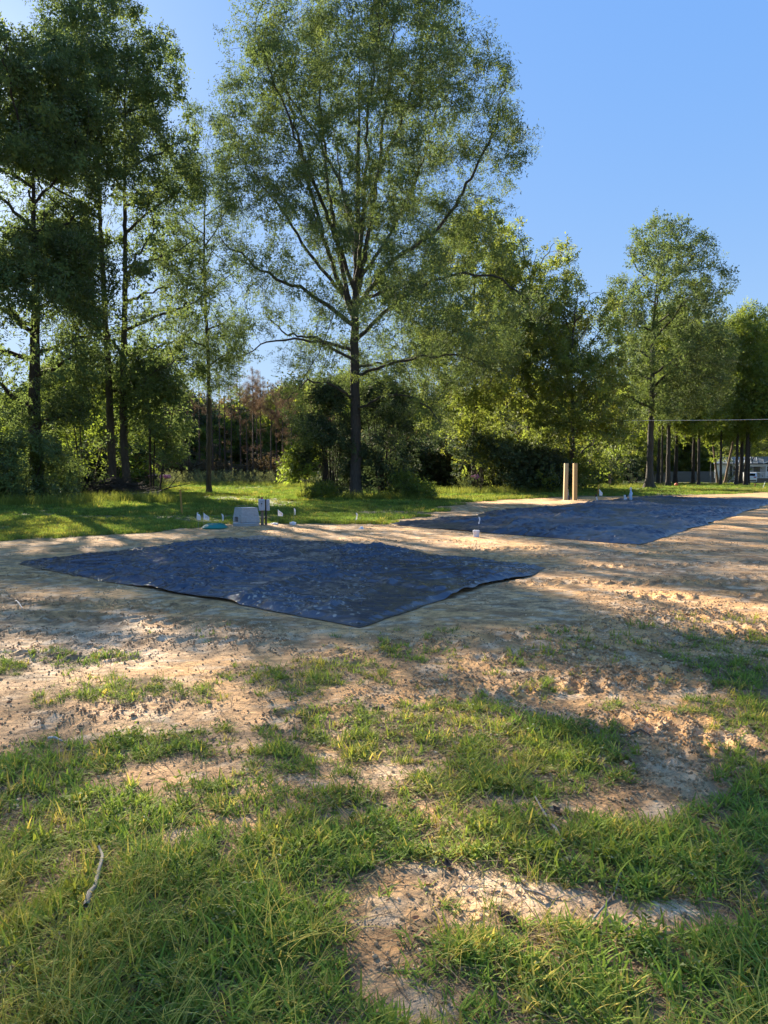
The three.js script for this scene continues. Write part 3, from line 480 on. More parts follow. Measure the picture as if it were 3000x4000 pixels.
// leafy trees that close the wood behind the lawn on the left
const group = 'leafy trees closing the wood behind the lawn';
const leafy = treeAt({ name: 'forest_tree', label: 'leafy wood tree, second from the left of those behind the lawn', group, seed: 71, step: 0.6, infl: 5, kill: 1, up: 0.25, rise: 0.6, trunk: [[0, 0, 0], [0.1, 5, 0], [0, 10, 0]], baseR: 0.18, attr: 600, clump: 0.40, minLimb: 1.5, env: [[1, 2.6, 2.6], [4, 3.8, 3.8], [8, 4, 4], [11, 3, 3], [13.4, 0.6, 0.6]], bark: M.barkDark, leaf: L.fresh, spray: SP.broad, autoLimbs: [9, 2, 9.4, 0.6, 0.06], sprays: 1500, scale: 1.35, jit: 1, yellow: 0.25, leafR: 0.06 }, base(330, 70));
[[520, 74, 0.95], [640, 112, 1.2], [760, 128, 1.4], [880, 132, 1.4], [1120, 128, 1.35], [1260, 118, 1.3], [1420, 112, 1.3], [1560, 120, 1.2], [1690, 108, 1.1], [1960, 116, 1.2], [2130, 110, 1.2], [2290, 118, 1.2], [2390, 112, 1.2], [220, 92, 1.1], [430, 100, 1.1], [2430, 150, 1.3], [2580, 160, 1.5], [2680, 165, 1.5], [2830, 165, 1.6], [2960, 160, 1.6], [3150, 150, 1.6]].forEach(([px, d, s], i, all) =>
  copyOf(leafy, 'forest_tree', px < 0 || px > 3000 ? 'leafy wood tree out of view beyond the ' + (px < -300 ? 'far left' : px < 0 ? 'left' : 'right') + ' edge' : ordinal([330, ...all.map((q) => q[0]).filter((q) => q > 0 && q < 3000)], px, 'leafy wood tree, % from the left of those behind the lawn'), base(px, d), i * 2.1, s, s * (0.9 + 0.2 * h2(i, 4)), group));

// ---------------------------------------------------------------- bushes, saplings, dead pines, weeds
function bush(name, label, category, p, { rx = 1, h = 1.5, rz = rx, n = 200, spray = SP.shrub, leaf = L.dark, s = 1, stems = 8, stemR = 0.018, from = 0.08, seed = 1, clump = 0.36, group, tint, wood = M.barkDark }) {
  const t = thing(name, label, category, p, 0, group), r = rand(seed), mb = new MB(), mats = [], cols = [];
  for (let k = 0; k < stems; k++) {
    const a = r() * 2 * PI, q = Math.sqrt(r()) * 0.75, hh = h * (0.6 + 0.35 * r()), x = Math.cos(a) * rx * q, z = Math.sin(a) * rz * q, x0 = x * 0.25, z0 = z * 0.25;
    frameTube(mb, [V(x0, 0, z0), V(lerp(x0, x, 0.35), hh * 0.4, lerp(z0, z, 0.35)), V(lerp(x0, x, 0.8), hh * 0.75, lerp(z0, z, 0.7)), V(x, hh, z)], [stemR, stemR * 0.8, stemR * 0.55, stemR * 0.25], 4, 1);
  }
  let guard = 0;
  while (mats.length < n && guard++ < n * 40) {
    const a = r() * 2 * PI, y = lerp(from, 1, r()), w = Math.sqrt(Math.max(0, 1 - ((y - 0.42) / 0.6) ** 2)), q = Math.pow(r(), 0.4) * w, x = Math.cos(a) * rx * q, z = Math.sin(a) * rz * q, Y = y * h;
    if (vnoise3(x * 1.1 + seed * 3, Y * 1.1, z * 1.1) < clump) continue;
    mats.push(sprayAt(V(x, Y - 0.15 * s, z), V((r() - 0.5) * 1.6 + x / rx * 0.5, r() * 1.1 + 0.1, (r() - 0.5) * 1.6 + z / rz * 0.5).normalize(), r() * 7, s * (0.7 + 0.6 * r())));
    const b = 0.75 + 0.5 * r(); cols.push(rgb(b * (tint?.[0] ?? 1), b * (tint?.[1] ?? 1), b * (tint?.[2] ?? 1)));
  }
  part('stem', mb.geo(), wood, t);
  inst('foliage', spray, leaf, mats, cols, t).userData.kind = 'stuff';
  return t;
}
bush('shrub', 'big dark shrub mound at the left edge, at the foot of the heavy oak', 'shrub', base(95, 36), { rx: 2.6, rz: 1.6, h: 3.3, n: 900, s: 1.5, spray: SP.shrub, leaf: L.oak, seed: 3, stems: 16, clump: 0.3 });
bush('shrub', 'dark shrub closing the gap between the left mound and the brush pile', 'shrub', base(300, 42), { rx: 1.5, h: 2.2, n: 320, s: 1.5, leaf: L.oak, seed: 4, clump: 0.34 });
bush('shrub', 'dark low shrub beyond the left edge of the mound', 'shrub', base(-160, 37), { rx: 2.6, h: 3.0, n: 500, s: 1.5, leaf: L.oak, seed: 5 });
bush('sapling', 'leafy sapling leaning right of the twin oak, over the brush pile', 'sapling', base(590, 46), { rx: 2.6, h: 8.5, n: 520, s: 1.3, spray: SP.broad, leaf: L.oak, seed: 6, stems: 5, stemR: 0.06, from: 0.25, clump: 0.45 });
bush('sapling', 'tall leafy sapling left of the twin oak', 'sapling', base(330, 47), { rx: 2.8, h: 8, n: 520, s: 1.3, spray: SP.broad, leaf: L.fresh, seed: 16, stems: 5, stemR: 0.06, from: 0.2, clump: 0.45 });
bush('sapling', 'sunlit yellow-green young tree seen between the left trunks, left of the twin oak', 'sapling', base(215, 53), { rx: 2.8, h: 8, n: 420, s: 1.3, spray: SP.broad, leaf: L.fresh, seed: 36, stems: 4, stemR: 0.06, from: 0.1, clump: 0.46 });
bush('sapling', 'sunlit yellow-green young tree just behind the twin trunks', 'sapling', base(425, 56), { rx: 3.4, h: 9, n: 480, s: 1.3, spray: SP.broad, leaf: L.fresh, seed: 46, stems: 5, stemR: 0.06, from: 0.12, clump: 0.46 });
bush('sapling', 'sunlit young tree at the left edge, behind the shrub mound', 'sapling', base(40, 55), { rx: 2.8, h: 7, n: 360, s: 1.3, spray: SP.broad, leaf: L.fresh, seed: 56, stems: 5, stemR: 0.05, from: 0.1, clump: 0.46 });
// thicket round the foot of the great oak
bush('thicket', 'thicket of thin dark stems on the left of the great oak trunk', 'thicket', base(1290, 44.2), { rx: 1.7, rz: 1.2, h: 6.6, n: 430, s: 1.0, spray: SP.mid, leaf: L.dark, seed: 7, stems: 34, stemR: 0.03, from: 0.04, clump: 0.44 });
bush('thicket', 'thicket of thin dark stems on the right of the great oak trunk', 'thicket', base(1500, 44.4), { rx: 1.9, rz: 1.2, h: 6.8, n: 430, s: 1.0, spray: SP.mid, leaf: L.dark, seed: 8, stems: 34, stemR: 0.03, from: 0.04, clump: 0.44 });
bush('shrub', 'bright green sunlit shrub right of the great oak trunk', 'shrub', base(1570, 43.4), { rx: 0.85, h: 1.6, n: 230, s: 1.3, leaf: L.fresh, seed: 9 });
bush('shrub', 'low yellow-green shrub trailing right of the bright sunlit one', 'shrub', base(1650, 43), { rx: 0.8, h: 0.85, n: 150, s: 1.2, leaf: L.fresh, seed: 10 });
bush('shrub', 'low green shrub at the left foot of the great oak', 'shrub', base(1255, 42.8), { rx: 0.7, h: 1.0, n: 130, s: 1.2, leaf: L.fresh, seed: 12 });
bush('sapling', 'small feathery bright green sapling left of the great oak', 'sapling', base(1185, 45), { rx: 0.8, h: 3.1, n: 90, s: 1.3, spray: SP.broad, leaf: L.fresh, seed: 13, stems: 4, from: 0.4 });
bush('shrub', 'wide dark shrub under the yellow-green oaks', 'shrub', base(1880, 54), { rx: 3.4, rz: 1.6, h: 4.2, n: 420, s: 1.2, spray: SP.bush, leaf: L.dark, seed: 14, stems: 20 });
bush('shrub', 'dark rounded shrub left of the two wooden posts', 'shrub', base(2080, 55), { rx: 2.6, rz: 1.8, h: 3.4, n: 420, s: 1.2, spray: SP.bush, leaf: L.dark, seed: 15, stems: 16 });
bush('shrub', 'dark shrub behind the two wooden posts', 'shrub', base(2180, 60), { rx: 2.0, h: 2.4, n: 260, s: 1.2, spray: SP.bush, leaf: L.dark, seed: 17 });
bush('sapling', 'sunlit yellow-green saplings standing behind the two wooden posts', 'sapling', base(2285, 76), { rx: 2.4, h: 7, n: 380, s: 1.7, spray: SP.broad, leaf: L.fresh, seed: 18, stems: 9, stemR: 0.05, from: 0.15, clump: 0.42 });
bush('sapling', 'green feathery sapling left of the lone tree', 'sapling', base(2390, 78), { rx: 1.8, h: 7.4, n: 300, s: 1.5, spray: SP.oak, leaf: L.fresh, seed: 19, stems: 4, stemR: 0.05, from: 0.3 });
bush('shrub', 'grassy green bush left of the lone tree trunk', 'shrub', base(2470, 82), { rx: 1.6, h: 1.8, n: 260, s: 1.4, leaf: L.dark, seed: 20 });
bush('shrub', 'small dark bush against the pale house wall', 'shrub', base(2838, 115), { rx: 0.8, h: 1.1, n: 110, s: 1.4, leaf: L.dark, seed: 21 });
bush('sapling', 'lit sapling at the left of the pale house, over the grey fence', 'sapling', base(2790, 106), { rx: 1.4, h: 6, n: 130, s: 1.6, spray: SP.broad, leaf: L.fresh, seed: 22, stems: 3, stemR: 0.04, from: 0.5 });
// flowering weeds
const bloom = std([0.55, 0.22, 0.42], 0.8);
for (const [px, d, label, n] of [[618, 66, 'pink wildflowers behind the brush pile', 26], [1855, 54, 'pink-topped wildflower at the lawn edge under the yellow-green oaks', 9]]) {
  const t = bush('wildflower', label, 'flowers', base(px, d), { rx: n > 10 ? 1.3 : 0.3, rz: 0.4, h: 1.3, n: n * 2, spray: SP.weed, leaf: L.weed, s: 0.9, stems: n, stemR: 0.008, seed: px, clump: 0 });
  const r = rand(px), g = []; for (let k = 0; k < n; k++) { const a = r() * 7, q = Math.sqrt(r()) * (n > 10 ? 1.2 : 0.25); for (let j = 0; j < 4; j++) g.push(new THREE.IcosahedronGeometry(0.05 + 0.04 * r(), 0).translate(Math.cos(a) * q + (r() - 0.5) * 0.16, 1.15 + 0.3 * r(), Math.sin(a) * 0.3 + (r() - 0.5) * 0.16)); }
  part('blossom', g, bloom, t).userData.kind = 'stuff';
}
bush('weed_clump', 'pale leafy weed beside the pink-topped wildflower', 'weed', base(1815, 54), { rx: 0.5, h: 1.3, n: 40, spray: SP.weed, leaf: L.weed, stems: 8, stemR: 0.01, seed: 30, clump: 0 });

// dead brown pines
function deadPine(label, p, seed, hgt, group) {
  const t = thing('dead_pine', label, 'pine tree', p, seed, group), r = rand(seed), mb = new MB(), mats = [], cols = [];
  frameTube(mb, [V(0, 0, 0), V(0.05, hgt * 0.3, 0), V(-0.04, hgt * 0.65, 0.03), V(0, hgt, 0)], [0.15, 0.12, 0.075, 0.015], 7, 2);
  for (let k = 0; k < 64; k++) {
    const y = hgt * (0.1 + 0.88 * Math.pow(r(), 0.8)), a = r() * 7, l = (0.5 + 1.5 * (1 - y / hgt)) * (0.6 + 0.5 * r()), c = Math.cos(a), s = Math.sin(a), up = 0.1 + 0.25 * r();
    frameTube(mb, [V(0, y, 0), V(c * l * 0.5, y + up * l * 0.3, s * l * 0.5), V(c * l, y + up * l, s * l)], [0.022, 0.014, 0.005], 3, 1);
    const m = y < hgt * 0.25 ? 2 : 7;
    for (let q = 0; q < m; q++) { const f = 0.35 + 0.65 * r(); mats.push(sprayAt(V(c * l * f, y + up * l * f - 0.1, s * l * f), V(c + (r() - 0.5), (r() - 0.5) * 0.9, s + (r() - 0.5)).normalize(), r() * 7, 0.5 + 0.5 * r())); const b = 0.6 + 0.7 * r(); cols.push(rgb(b, b * (0.9 + 0.3 * r()), b)); }
  }
  part('trunk', mb.geo(), M.barkPine, t);
  inst('crown', SP.needle, L.dead, mats, cols, t).userData.kind = 'stuff';
  return t;
}
const pine0 = deadPine('brown dead pine, twelfth from the left in the pine stand', base(990, 100), 91, 16.5, 'brown dead pines between the oaks');
[[780, 104, 1], [830, 100, 0.9], [880, 108, 1.05], [905, 98, 0.85], [940, 114, 1.1], [1020, 104, 1.0], [1060, 100, 0.92], [1105, 108, 1.0], [1140, 102, 0.9], [1180, 98, 0.8], [1230, 106, 0.95], [700, 112, 1], [1290, 102, 0.9], [650, 104, 0.95], [1080, 116, 1.05], [860, 120, 1.1], [1160, 120, 1.05], [740, 101, 0.85], [1005, 118, 1.05], [1210, 116, 1.0], [810, 117, 1.0], [965, 99, 0.8]].forEach(([px, d, s], i, all) => copyOf(pine0, 'dead_pine', ordinal([990, ...all.map((q) => q[0])], px, 'brown dead pine, % from the left in the pine stand'), base(px, d), i * 1.9 + 1, s, s * (0.88 + 0.2 * h2(i, 9)), 'brown dead pines between the oaks'));

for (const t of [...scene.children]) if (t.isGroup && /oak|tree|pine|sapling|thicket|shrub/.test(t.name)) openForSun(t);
// a wood far behind, read as one mass
{
  const r = rand(77), mats = [], cols = [];
  for (let k = 0; k < 17000; k++) {
    const x = -110 + 250 * r(), zone = x > 30 ? 1 : 0, d = (zone ? 168 : 128) + 26 * r() + 6 * Math.sin(x * 0.2), top = (zone ? 15 : 11) + 4 * vnoise(x * 0.12, 3) + 2.5 * vnoise(x * 0.5, 8), y = 0.3 + top * Math.pow(r(), 0.9);
    mats.push(sprayAt(V(x, y, -d), V(r() - 0.5, r() * 0.8, r() - 0.5).normalize(), r() * 7, 1.6 + 1.4 * r())); const b = 0.6 + 0.6 * r(); cols.push(rgb(b * (r() < 0.2 ? 1.8 : 1), b, b));
  }
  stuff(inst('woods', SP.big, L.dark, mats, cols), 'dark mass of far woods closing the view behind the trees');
}

{ // dark undergrowth on the floor of the wood behind the lawn
  const r = rand(79), mats = [], cols = [];
  for (const [p0, p1, d0, d1, h, n] of [[1300, 2240, 64, 74, 4.6, 2600], [-150, 560, 59, 66, 3.2, 1100], [560, 1300, 101, 106, 2.6, 900], [2250, 2480, 94, 104, 3.2, 500]]) for (let k = 0; k < n; k++) {
    const d = lerp(d0, d1, r()), x = atD(lerp(p0, p1, r()), 1848, d).x, top = h * (0.45 + 0.8 * vnoise(x * 0.5, d0)), y = 0.1 + top * r() ** 1.2;
    mats.push(sprayAt(V(x, y, -d), V(r() - 0.5, r() * 0.9, r() - 0.5).normalize(), r() * 7, 1.3 + 1.1 * r())); const b = 0.55 + 0.6 * r(); cols.push(p0 === 560 ? rgb(b * 1.8, b * 0.9, b) : rgb(b * (r() < 0.15 ? 1.7 : 1), b, b));
  }
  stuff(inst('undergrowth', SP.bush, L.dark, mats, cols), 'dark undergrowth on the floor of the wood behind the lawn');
}
// ---------------------------------------------------------------- grass
function bladeGeo(seed, blades) { // blades: list of [len, width, lean, bend]; a tuft of curved tapering strips
  const r = rand(seed), mb = new MB();
  for (const [l, w, lean, bend, spread] of blades) {
    const a = r() * 2 * PI, cx = Math.cos(a), cz = Math.sin(a), ox = (r() - 0.5) * spread, oz = (r() - 0.5) * spread, sx = -cz, sz = cx, tw = (r() - 0.5) * 0.8; let px = ox, py = 0, pz = oz, th = lean; const n = 4; let row = -1;
    for (let k = 0; k <= n; k++) {
      const t = k / n, ww = w * 0.5 * (k === n ? 0.05 : 1 - 0.55 * t), c = Math.cos(tw * t), s = Math.sin(tw * t), nx = -cx * Math.cos(th), ny = Math.sin(th), nz = -cz * Math.cos(th);
      const i0 = mb.v(px + sx * ww * c, py + ww * s, pz + sz * ww * c, nx, ny, nz, 0, t); mb.v(px - sx * ww * c, py - ww * s, pz - sz * ww * c, nx, ny, nz, 1, t);
      if (row >= 0) mb.i.push(row, row + 1, i0, row + 1, i0 + 1, i0); row = i0;
      const st = l / n; px += cx * Math.sin(th) * st; pz += cz * Math.sin(th) * st; py += Math.cos(th) * st; th += bend / n;
    }
  }
  return mb.geo(false);
}
const many = (n, f) => Array.from({ length: n }, (_, i) => f(i));
const rb = rand(99), R = (a, b) => a + (b - a) * rb();
const tuft = [0, 1, 2, 3].map((k) => bladeGeo(200 + k, many(13, () => [R(0.04, 0.12), R(0.006, 0.012), R(0.2, 1.2), R(0.2, 1.3), 0.07])));
const sprawl = [0, 1].map((k) => bladeGeo(210 + k, many(12, () => [R(0.05, 0.12), R(0.006, 0.012), R(0.8, 1.4), R(-0.2, 0.5), 0.05])));
const wisp = [0, 1].map((k) => bladeGeo(220 + k, many(8, () => [R(0.14, 0.30), R(0.0022, 0.004), R(0.3, 1.0), R(0.5, 1.4), 0.12])));
const strawG = bladeGeo(230, many(9, () => [R(0.06, 0.18), R(0.002, 0.0045), R(1.3, 1.52), R(-0.05, 0.12), 0.14]));
const lawnG = bladeGeo(240, many(16, () => [R(0.10, 0.25), R(0.018, 0.034), R(0.05, 0.8), R(0.2, 1.1), 0.32]));
const tallG = bladeGeo(241, many(16, () => [R(0.35, 0.75), R(0.012, 0.02), R(0.02, 0.4), R(0.1, 0.9), 0.4]));
const place = (x, y, z, turn, s, sy = s) => new THREE.Matrix4().compose(V(x, y, z), new THREE.Quaternion().setFromAxisAngle(UPV, turn), V(s, sy, s));
{ // the near grass: thick and thin patches
  const r = rand(101), sets = [...tuft, ...sprawl, ...wisp].map(() => [[], []]), straw = [[], []];
  let tries = 0, n = 0;
  while (n < 18500 && tries++ < 400000) {
    const d = 1.3 + 6.3 * Math.pow(r(), 1.15), x = (r() * 2 - 1) * (0.66 * d + 1.7), g = frontGrass(x, d), fine = vnoise(x * 11 + 5, d * 11);
    if (r() > g * (0.15 + 1.3 * smooth(0.25, 0.75, fine))) continue;
    const wispy = clamp(0.03 + 0.6 * smooth(-0.2, -1.4, x) * smooth(3.4, 2.2, d) + 0.15 * smooth(3, 2, d)), pick = r() < wispy * 0.5 ? 6 + (r() * 2 | 0) : r() < 0.35 ? 4 + (r() * 2 | 0) : (r() * 4 | 0);
    const s = (0.55 + 0.65 * r()) * lerp(0.8, 0.92, smooth(4.5, 2.2, d)) * lerp(0.8, 1.1, g);
    sets[pick][0].push(place(x, H(x, d) - 0.004, -d, r() * 7, s, s * (0.8 + 0.4 * r())));
    const dry = r() < (pick > 5 ? 0.45 : 0.10), b = 0.65 + 0.6 * r(), yel = 0.9 + 0.5 * vnoise(x * 2, d * 2) * r(); sets[pick][1].push(dry ? rgb(2.6 * b, 1.6 * b, 2.4 * b) : rgb(b * yel, b, b));
    n++;
  }
  const kinds = ['short green grass blades in tufts on the near ground', 'second kind of short green grass tufts on the near ground', 'broader short grass tufts on the near ground', 'leaning short grass tufts on the near ground', 'flat sprawling grass on the near ground', 'flat creeping grass on the near ground', 'long wispy grass stems on the near ground', 'long curved half-dry grass stems on the near ground'];
  [...tuft, ...sprawl, ...wisp].forEach((g, k) => sets[k][0].length && stuff(inst('grass', g, L.turfFront, sets[k][0], sets[k][1]), kinds[k]));
  for (let k = 0; k < 13000; k++) {
    const d = 1.3 + 6.6 * r(), x = (r() * 2 - 1) * (0.66 * d + 1.7), g = frontGrass(x, d); if (r() > 0.22 + 0.8 * g) continue; if (d > 5.8 && g < 0.1) continue;
    straw[0].push(place(x, H(x, d) + 0.003, -d, r() * 7, 0.5 + 0.8 * r())); const b = 0.35 + 0.75 * r(); straw[1].push(rgb(b, b * (0.85 + 0.2 * r()), b));
  }
  stuff(inst('dry_grass', strawG, L.straw, ...straw), 'dry straw lying between the near grass tufts');
}
{ // bits of dead leaf and thatch on the near soil, broad-leaved sprigs among the grass
  const r = rand(131), chip = new THREE.PlaneGeometry(1, 0.45, 3, 2), cp = chip.attributes.position; for (let i = 0; i < cp.count; i++) { const x = cp.getX(i); cp.setXYZ(i, x, cp.getY(i) * (1 - 3 * x * x), 0.25 * x * x + 0.1 * Math.sin(cp.getY(i) * 9)); } chip.rotateX(-PI / 2); chip.computeVertexNormals();
  const mats = [], cols = [], bm = [], bc = [];
  for (let k = 0; k < 60000 && mats.length < 12000; k++) { const d = 1.3 + 6.2 * r(), x = (r() * 2 - 1) * (0.66 * d + 1.7), g = frontGrass(x, d); if (r() > (d < 5.6 ? 0.05 : 0.01) + 0.8 * g + 0.2 * smooth(0.55, 0.7, vnoise(x * 3, d * 3))) continue; const s = 0.008 + 0.03 * r() ** 2.5; mats.push(new THREE.Matrix4().compose(V(x, H(x, d) + 0.004, -d), new THREE.Quaternion().setFromEuler(new THREE.Euler((r() - 0.5) * 0.7, r() * 7, (r() - 0.5) * 0.7)), V(s, s, s))); const b = 0.4 + 1.1 * r() * r(); cols.push(rgb(b, b * (0.75 + 0.3 * r()), b * 0.8)); }
  stuff(inst('leaf_litter', chip, leafMat([0.40, 0.27, 0.15], 0.2), mats, cols), 'bits of dead leaf and thatch on the soil among the near grass');
  const bl = sprayGeo(9, { n: 16, len: 0.05, wide: 0.06, L: 0.022, W: 0.012, twigs: 4, hang: 0.1 });
  for (let k = 0; k < 20000 && bm.length < 260; k++) { const d = 1.6 + 4.4 * r(), x = (r() * 2 - 1) * (0.66 * d + 1.7); if (r() > frontGrass(x, d) * (vnoise(x * 1.5 + 30, d * 1.5) > 0.62 ? 0.6 : 0.03)) continue; bm.push(sprayAt(V(x, H(x, d) + 0.004, -d), V((r() - 0.5) * 0.5, 1, (r() - 0.5) * 0.5).normalize(), r() * 7, 0.7 + 0.9 * r())); const b = 0.6 + 0.5 * r(); bc.push(rgb(b, b, b)); }
  stuff(inst('weeds', bl, L.fresh, bm, bc), 'small broad-leaved weeds among the near grass');
}
{ // lone blades and tufts on the bare pad
  const r = rand(103), mats = [], cols = [], sp = spotsOf([[2700, 2460, 400, 60, 1], [2300, 2580, 400, 70, 0.6], [2900, 2520, 200, 60, 1], [1350, 2600, 250, 40, 0.5]]);
  for (let k = 0; k < 9000 && mats.length < 170; k++) { const d = 5.5 + 3.5 * r(), x = (r() * 2 - 1) * 0.6 * d; if (r() > spotSum(sp, x, d) * (vnoise(x * 3, d * 3) > 0.6 ? 0.5 : 0.03)) continue; mats.push(place(x, H(x, d) - 0.005, -d, r() * 7, 0.5 + 0.5 * r())); const b = 0.8 + 0.5 * r(); cols.push(rgb(b * 1.2, b, b)); }
  stuff(inst('grass', tuft[1], L.turfFront, mats, cols), 'sparse green sprigs on the sunlit bare dirt');
}
{ // the lawn behind the pad
  const r = rand(107), mats = [], cols = [], tm = [], tc = [];
  for (let k = 0; k < 400000 && mats.length < 60000; k++) {
    const d = 15 * Math.pow(7.4, r()), x = (r() * 2 - 1) * (0.60 * d + 3), q = dirtAt(x, d); if (q > 0.5 - 0.4 * r()) continue;
    const patch = fbm(x * 0.35 + 11, d * 0.35, 3); if (patch < 0.36 && r() < 0.75) continue;
    const s = (0.55 + 0.7 * r()) * lerp(0.6, 1.25, smooth(16, 40, d)) * (1 - 0.35 * smooth(0.55, 0.35, patch));
    mats.push(place(x, H(x, d) - 0.01, -d, r() * 7, s)); const b = 0.5 + 0.85 * r(), y = 0.9 + 0.5 * smooth(0.45, 0.7, fbm(x * 0.2, d * 0.2 + 7, 2)) * r(); cols.push(r() < 0.06 ? rgb(2.4 * b, 1.5 * b, 2 * b) : rgb(b * y, b, b * 0.9));
  }
  stuff(inst('lawn_grass', lawnG, L.turf, mats, cols), 'mown green grass of the lawn behind the dirt pad');
  const edgeP = (px, d) => { const p = atD(px, 1848, d); return [p.x, d]; };
  for (const [px, d, w, dd, n] of [[330, 38.5, 5, 2, 260], [560, 39, 4, 2, 200], [850, 90, 11, 3, 420], [1160, 80, 3, 2, 160], [1190, 46, 0.8, 0.8, 60], [1480, 42.2, 3, 0.8, 130], [1760, 52, 5, 2, 240], [2000, 56, 4, 2, 160], [80, 33.8, 5, 1, 220], [2480, 70, 4, 2, 60], [2350, 72, 6, 2, 160], [2100, 54, 4, 1.4, 140]]) {
    const [cx, cd] = edgeP(px, d); for (let k = 0; k < n; k++) { const x = cx + (r() + r() - 1) * w, q = cd + (r() + r() - 1) * dd, s = 0.6 + 0.6 * r(); if (dirtAt(x, q) > 0.5) continue; tm.push(place(x, H(x, q) - 0.02, -q, r() * 7, s)); const b = 0.75 + 0.5 * r(); tc.push(r() < 0.15 ? rgb(2 * b, 1.5 * b, 1.5 * b) : rgb(b * 1.1, b, b)); }
  }
  stuff(inst('tall_grass', tallG, L.turf, tm, tc), 'tall unmown grass along the edges of the lawn');
  const wm = [], wc = []; for (let k = 0; k < 900; k++) { const px = 560 + 760 * r(), d = 90 + 9 * r(), [x] = edgeP(px, d), s = 0.9 + 1.3 * r(); wm.push(sprayAt(V(x, 0.05 + 0.5 * r(), -d), V((r() - 0.5) * 0.7, 1, (r() - 0.5) * 0.7).normalize(), r() * 7, s)); const b = 0.8 + 0.6 * r(); wc.push(rgb(b * 1.1, b, b * 1.2)); }
  stuff(inst('weeds', SP.weed, L.weed, wm, wc), 'pale leafy weeds along the back edge of the sunlit lawn');
}
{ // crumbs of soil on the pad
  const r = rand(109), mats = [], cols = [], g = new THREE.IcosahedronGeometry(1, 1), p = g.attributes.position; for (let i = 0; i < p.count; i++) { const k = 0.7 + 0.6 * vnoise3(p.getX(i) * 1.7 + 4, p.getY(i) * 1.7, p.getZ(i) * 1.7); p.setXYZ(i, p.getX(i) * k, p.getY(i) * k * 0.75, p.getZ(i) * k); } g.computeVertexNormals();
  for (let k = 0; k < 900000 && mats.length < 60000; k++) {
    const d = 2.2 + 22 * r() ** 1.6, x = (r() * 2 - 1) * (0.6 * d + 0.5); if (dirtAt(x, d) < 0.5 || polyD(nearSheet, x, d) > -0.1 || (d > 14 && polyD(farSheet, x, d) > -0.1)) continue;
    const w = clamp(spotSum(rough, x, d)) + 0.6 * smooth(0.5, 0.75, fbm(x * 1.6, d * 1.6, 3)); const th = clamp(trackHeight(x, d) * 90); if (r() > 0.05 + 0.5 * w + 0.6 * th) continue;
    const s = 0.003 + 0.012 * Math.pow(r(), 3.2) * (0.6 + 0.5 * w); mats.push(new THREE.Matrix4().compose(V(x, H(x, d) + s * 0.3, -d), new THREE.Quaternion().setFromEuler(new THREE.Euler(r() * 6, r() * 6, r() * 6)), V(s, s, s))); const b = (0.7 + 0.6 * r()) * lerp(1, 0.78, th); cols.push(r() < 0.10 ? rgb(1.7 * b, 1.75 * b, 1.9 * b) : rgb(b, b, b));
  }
  stuff(inst('soil_crumbs', g, std([0.46, 0.30, 0.155], 0.97), mats, cols), 'crumbs and clods of dry soil scattered on the pad');
}

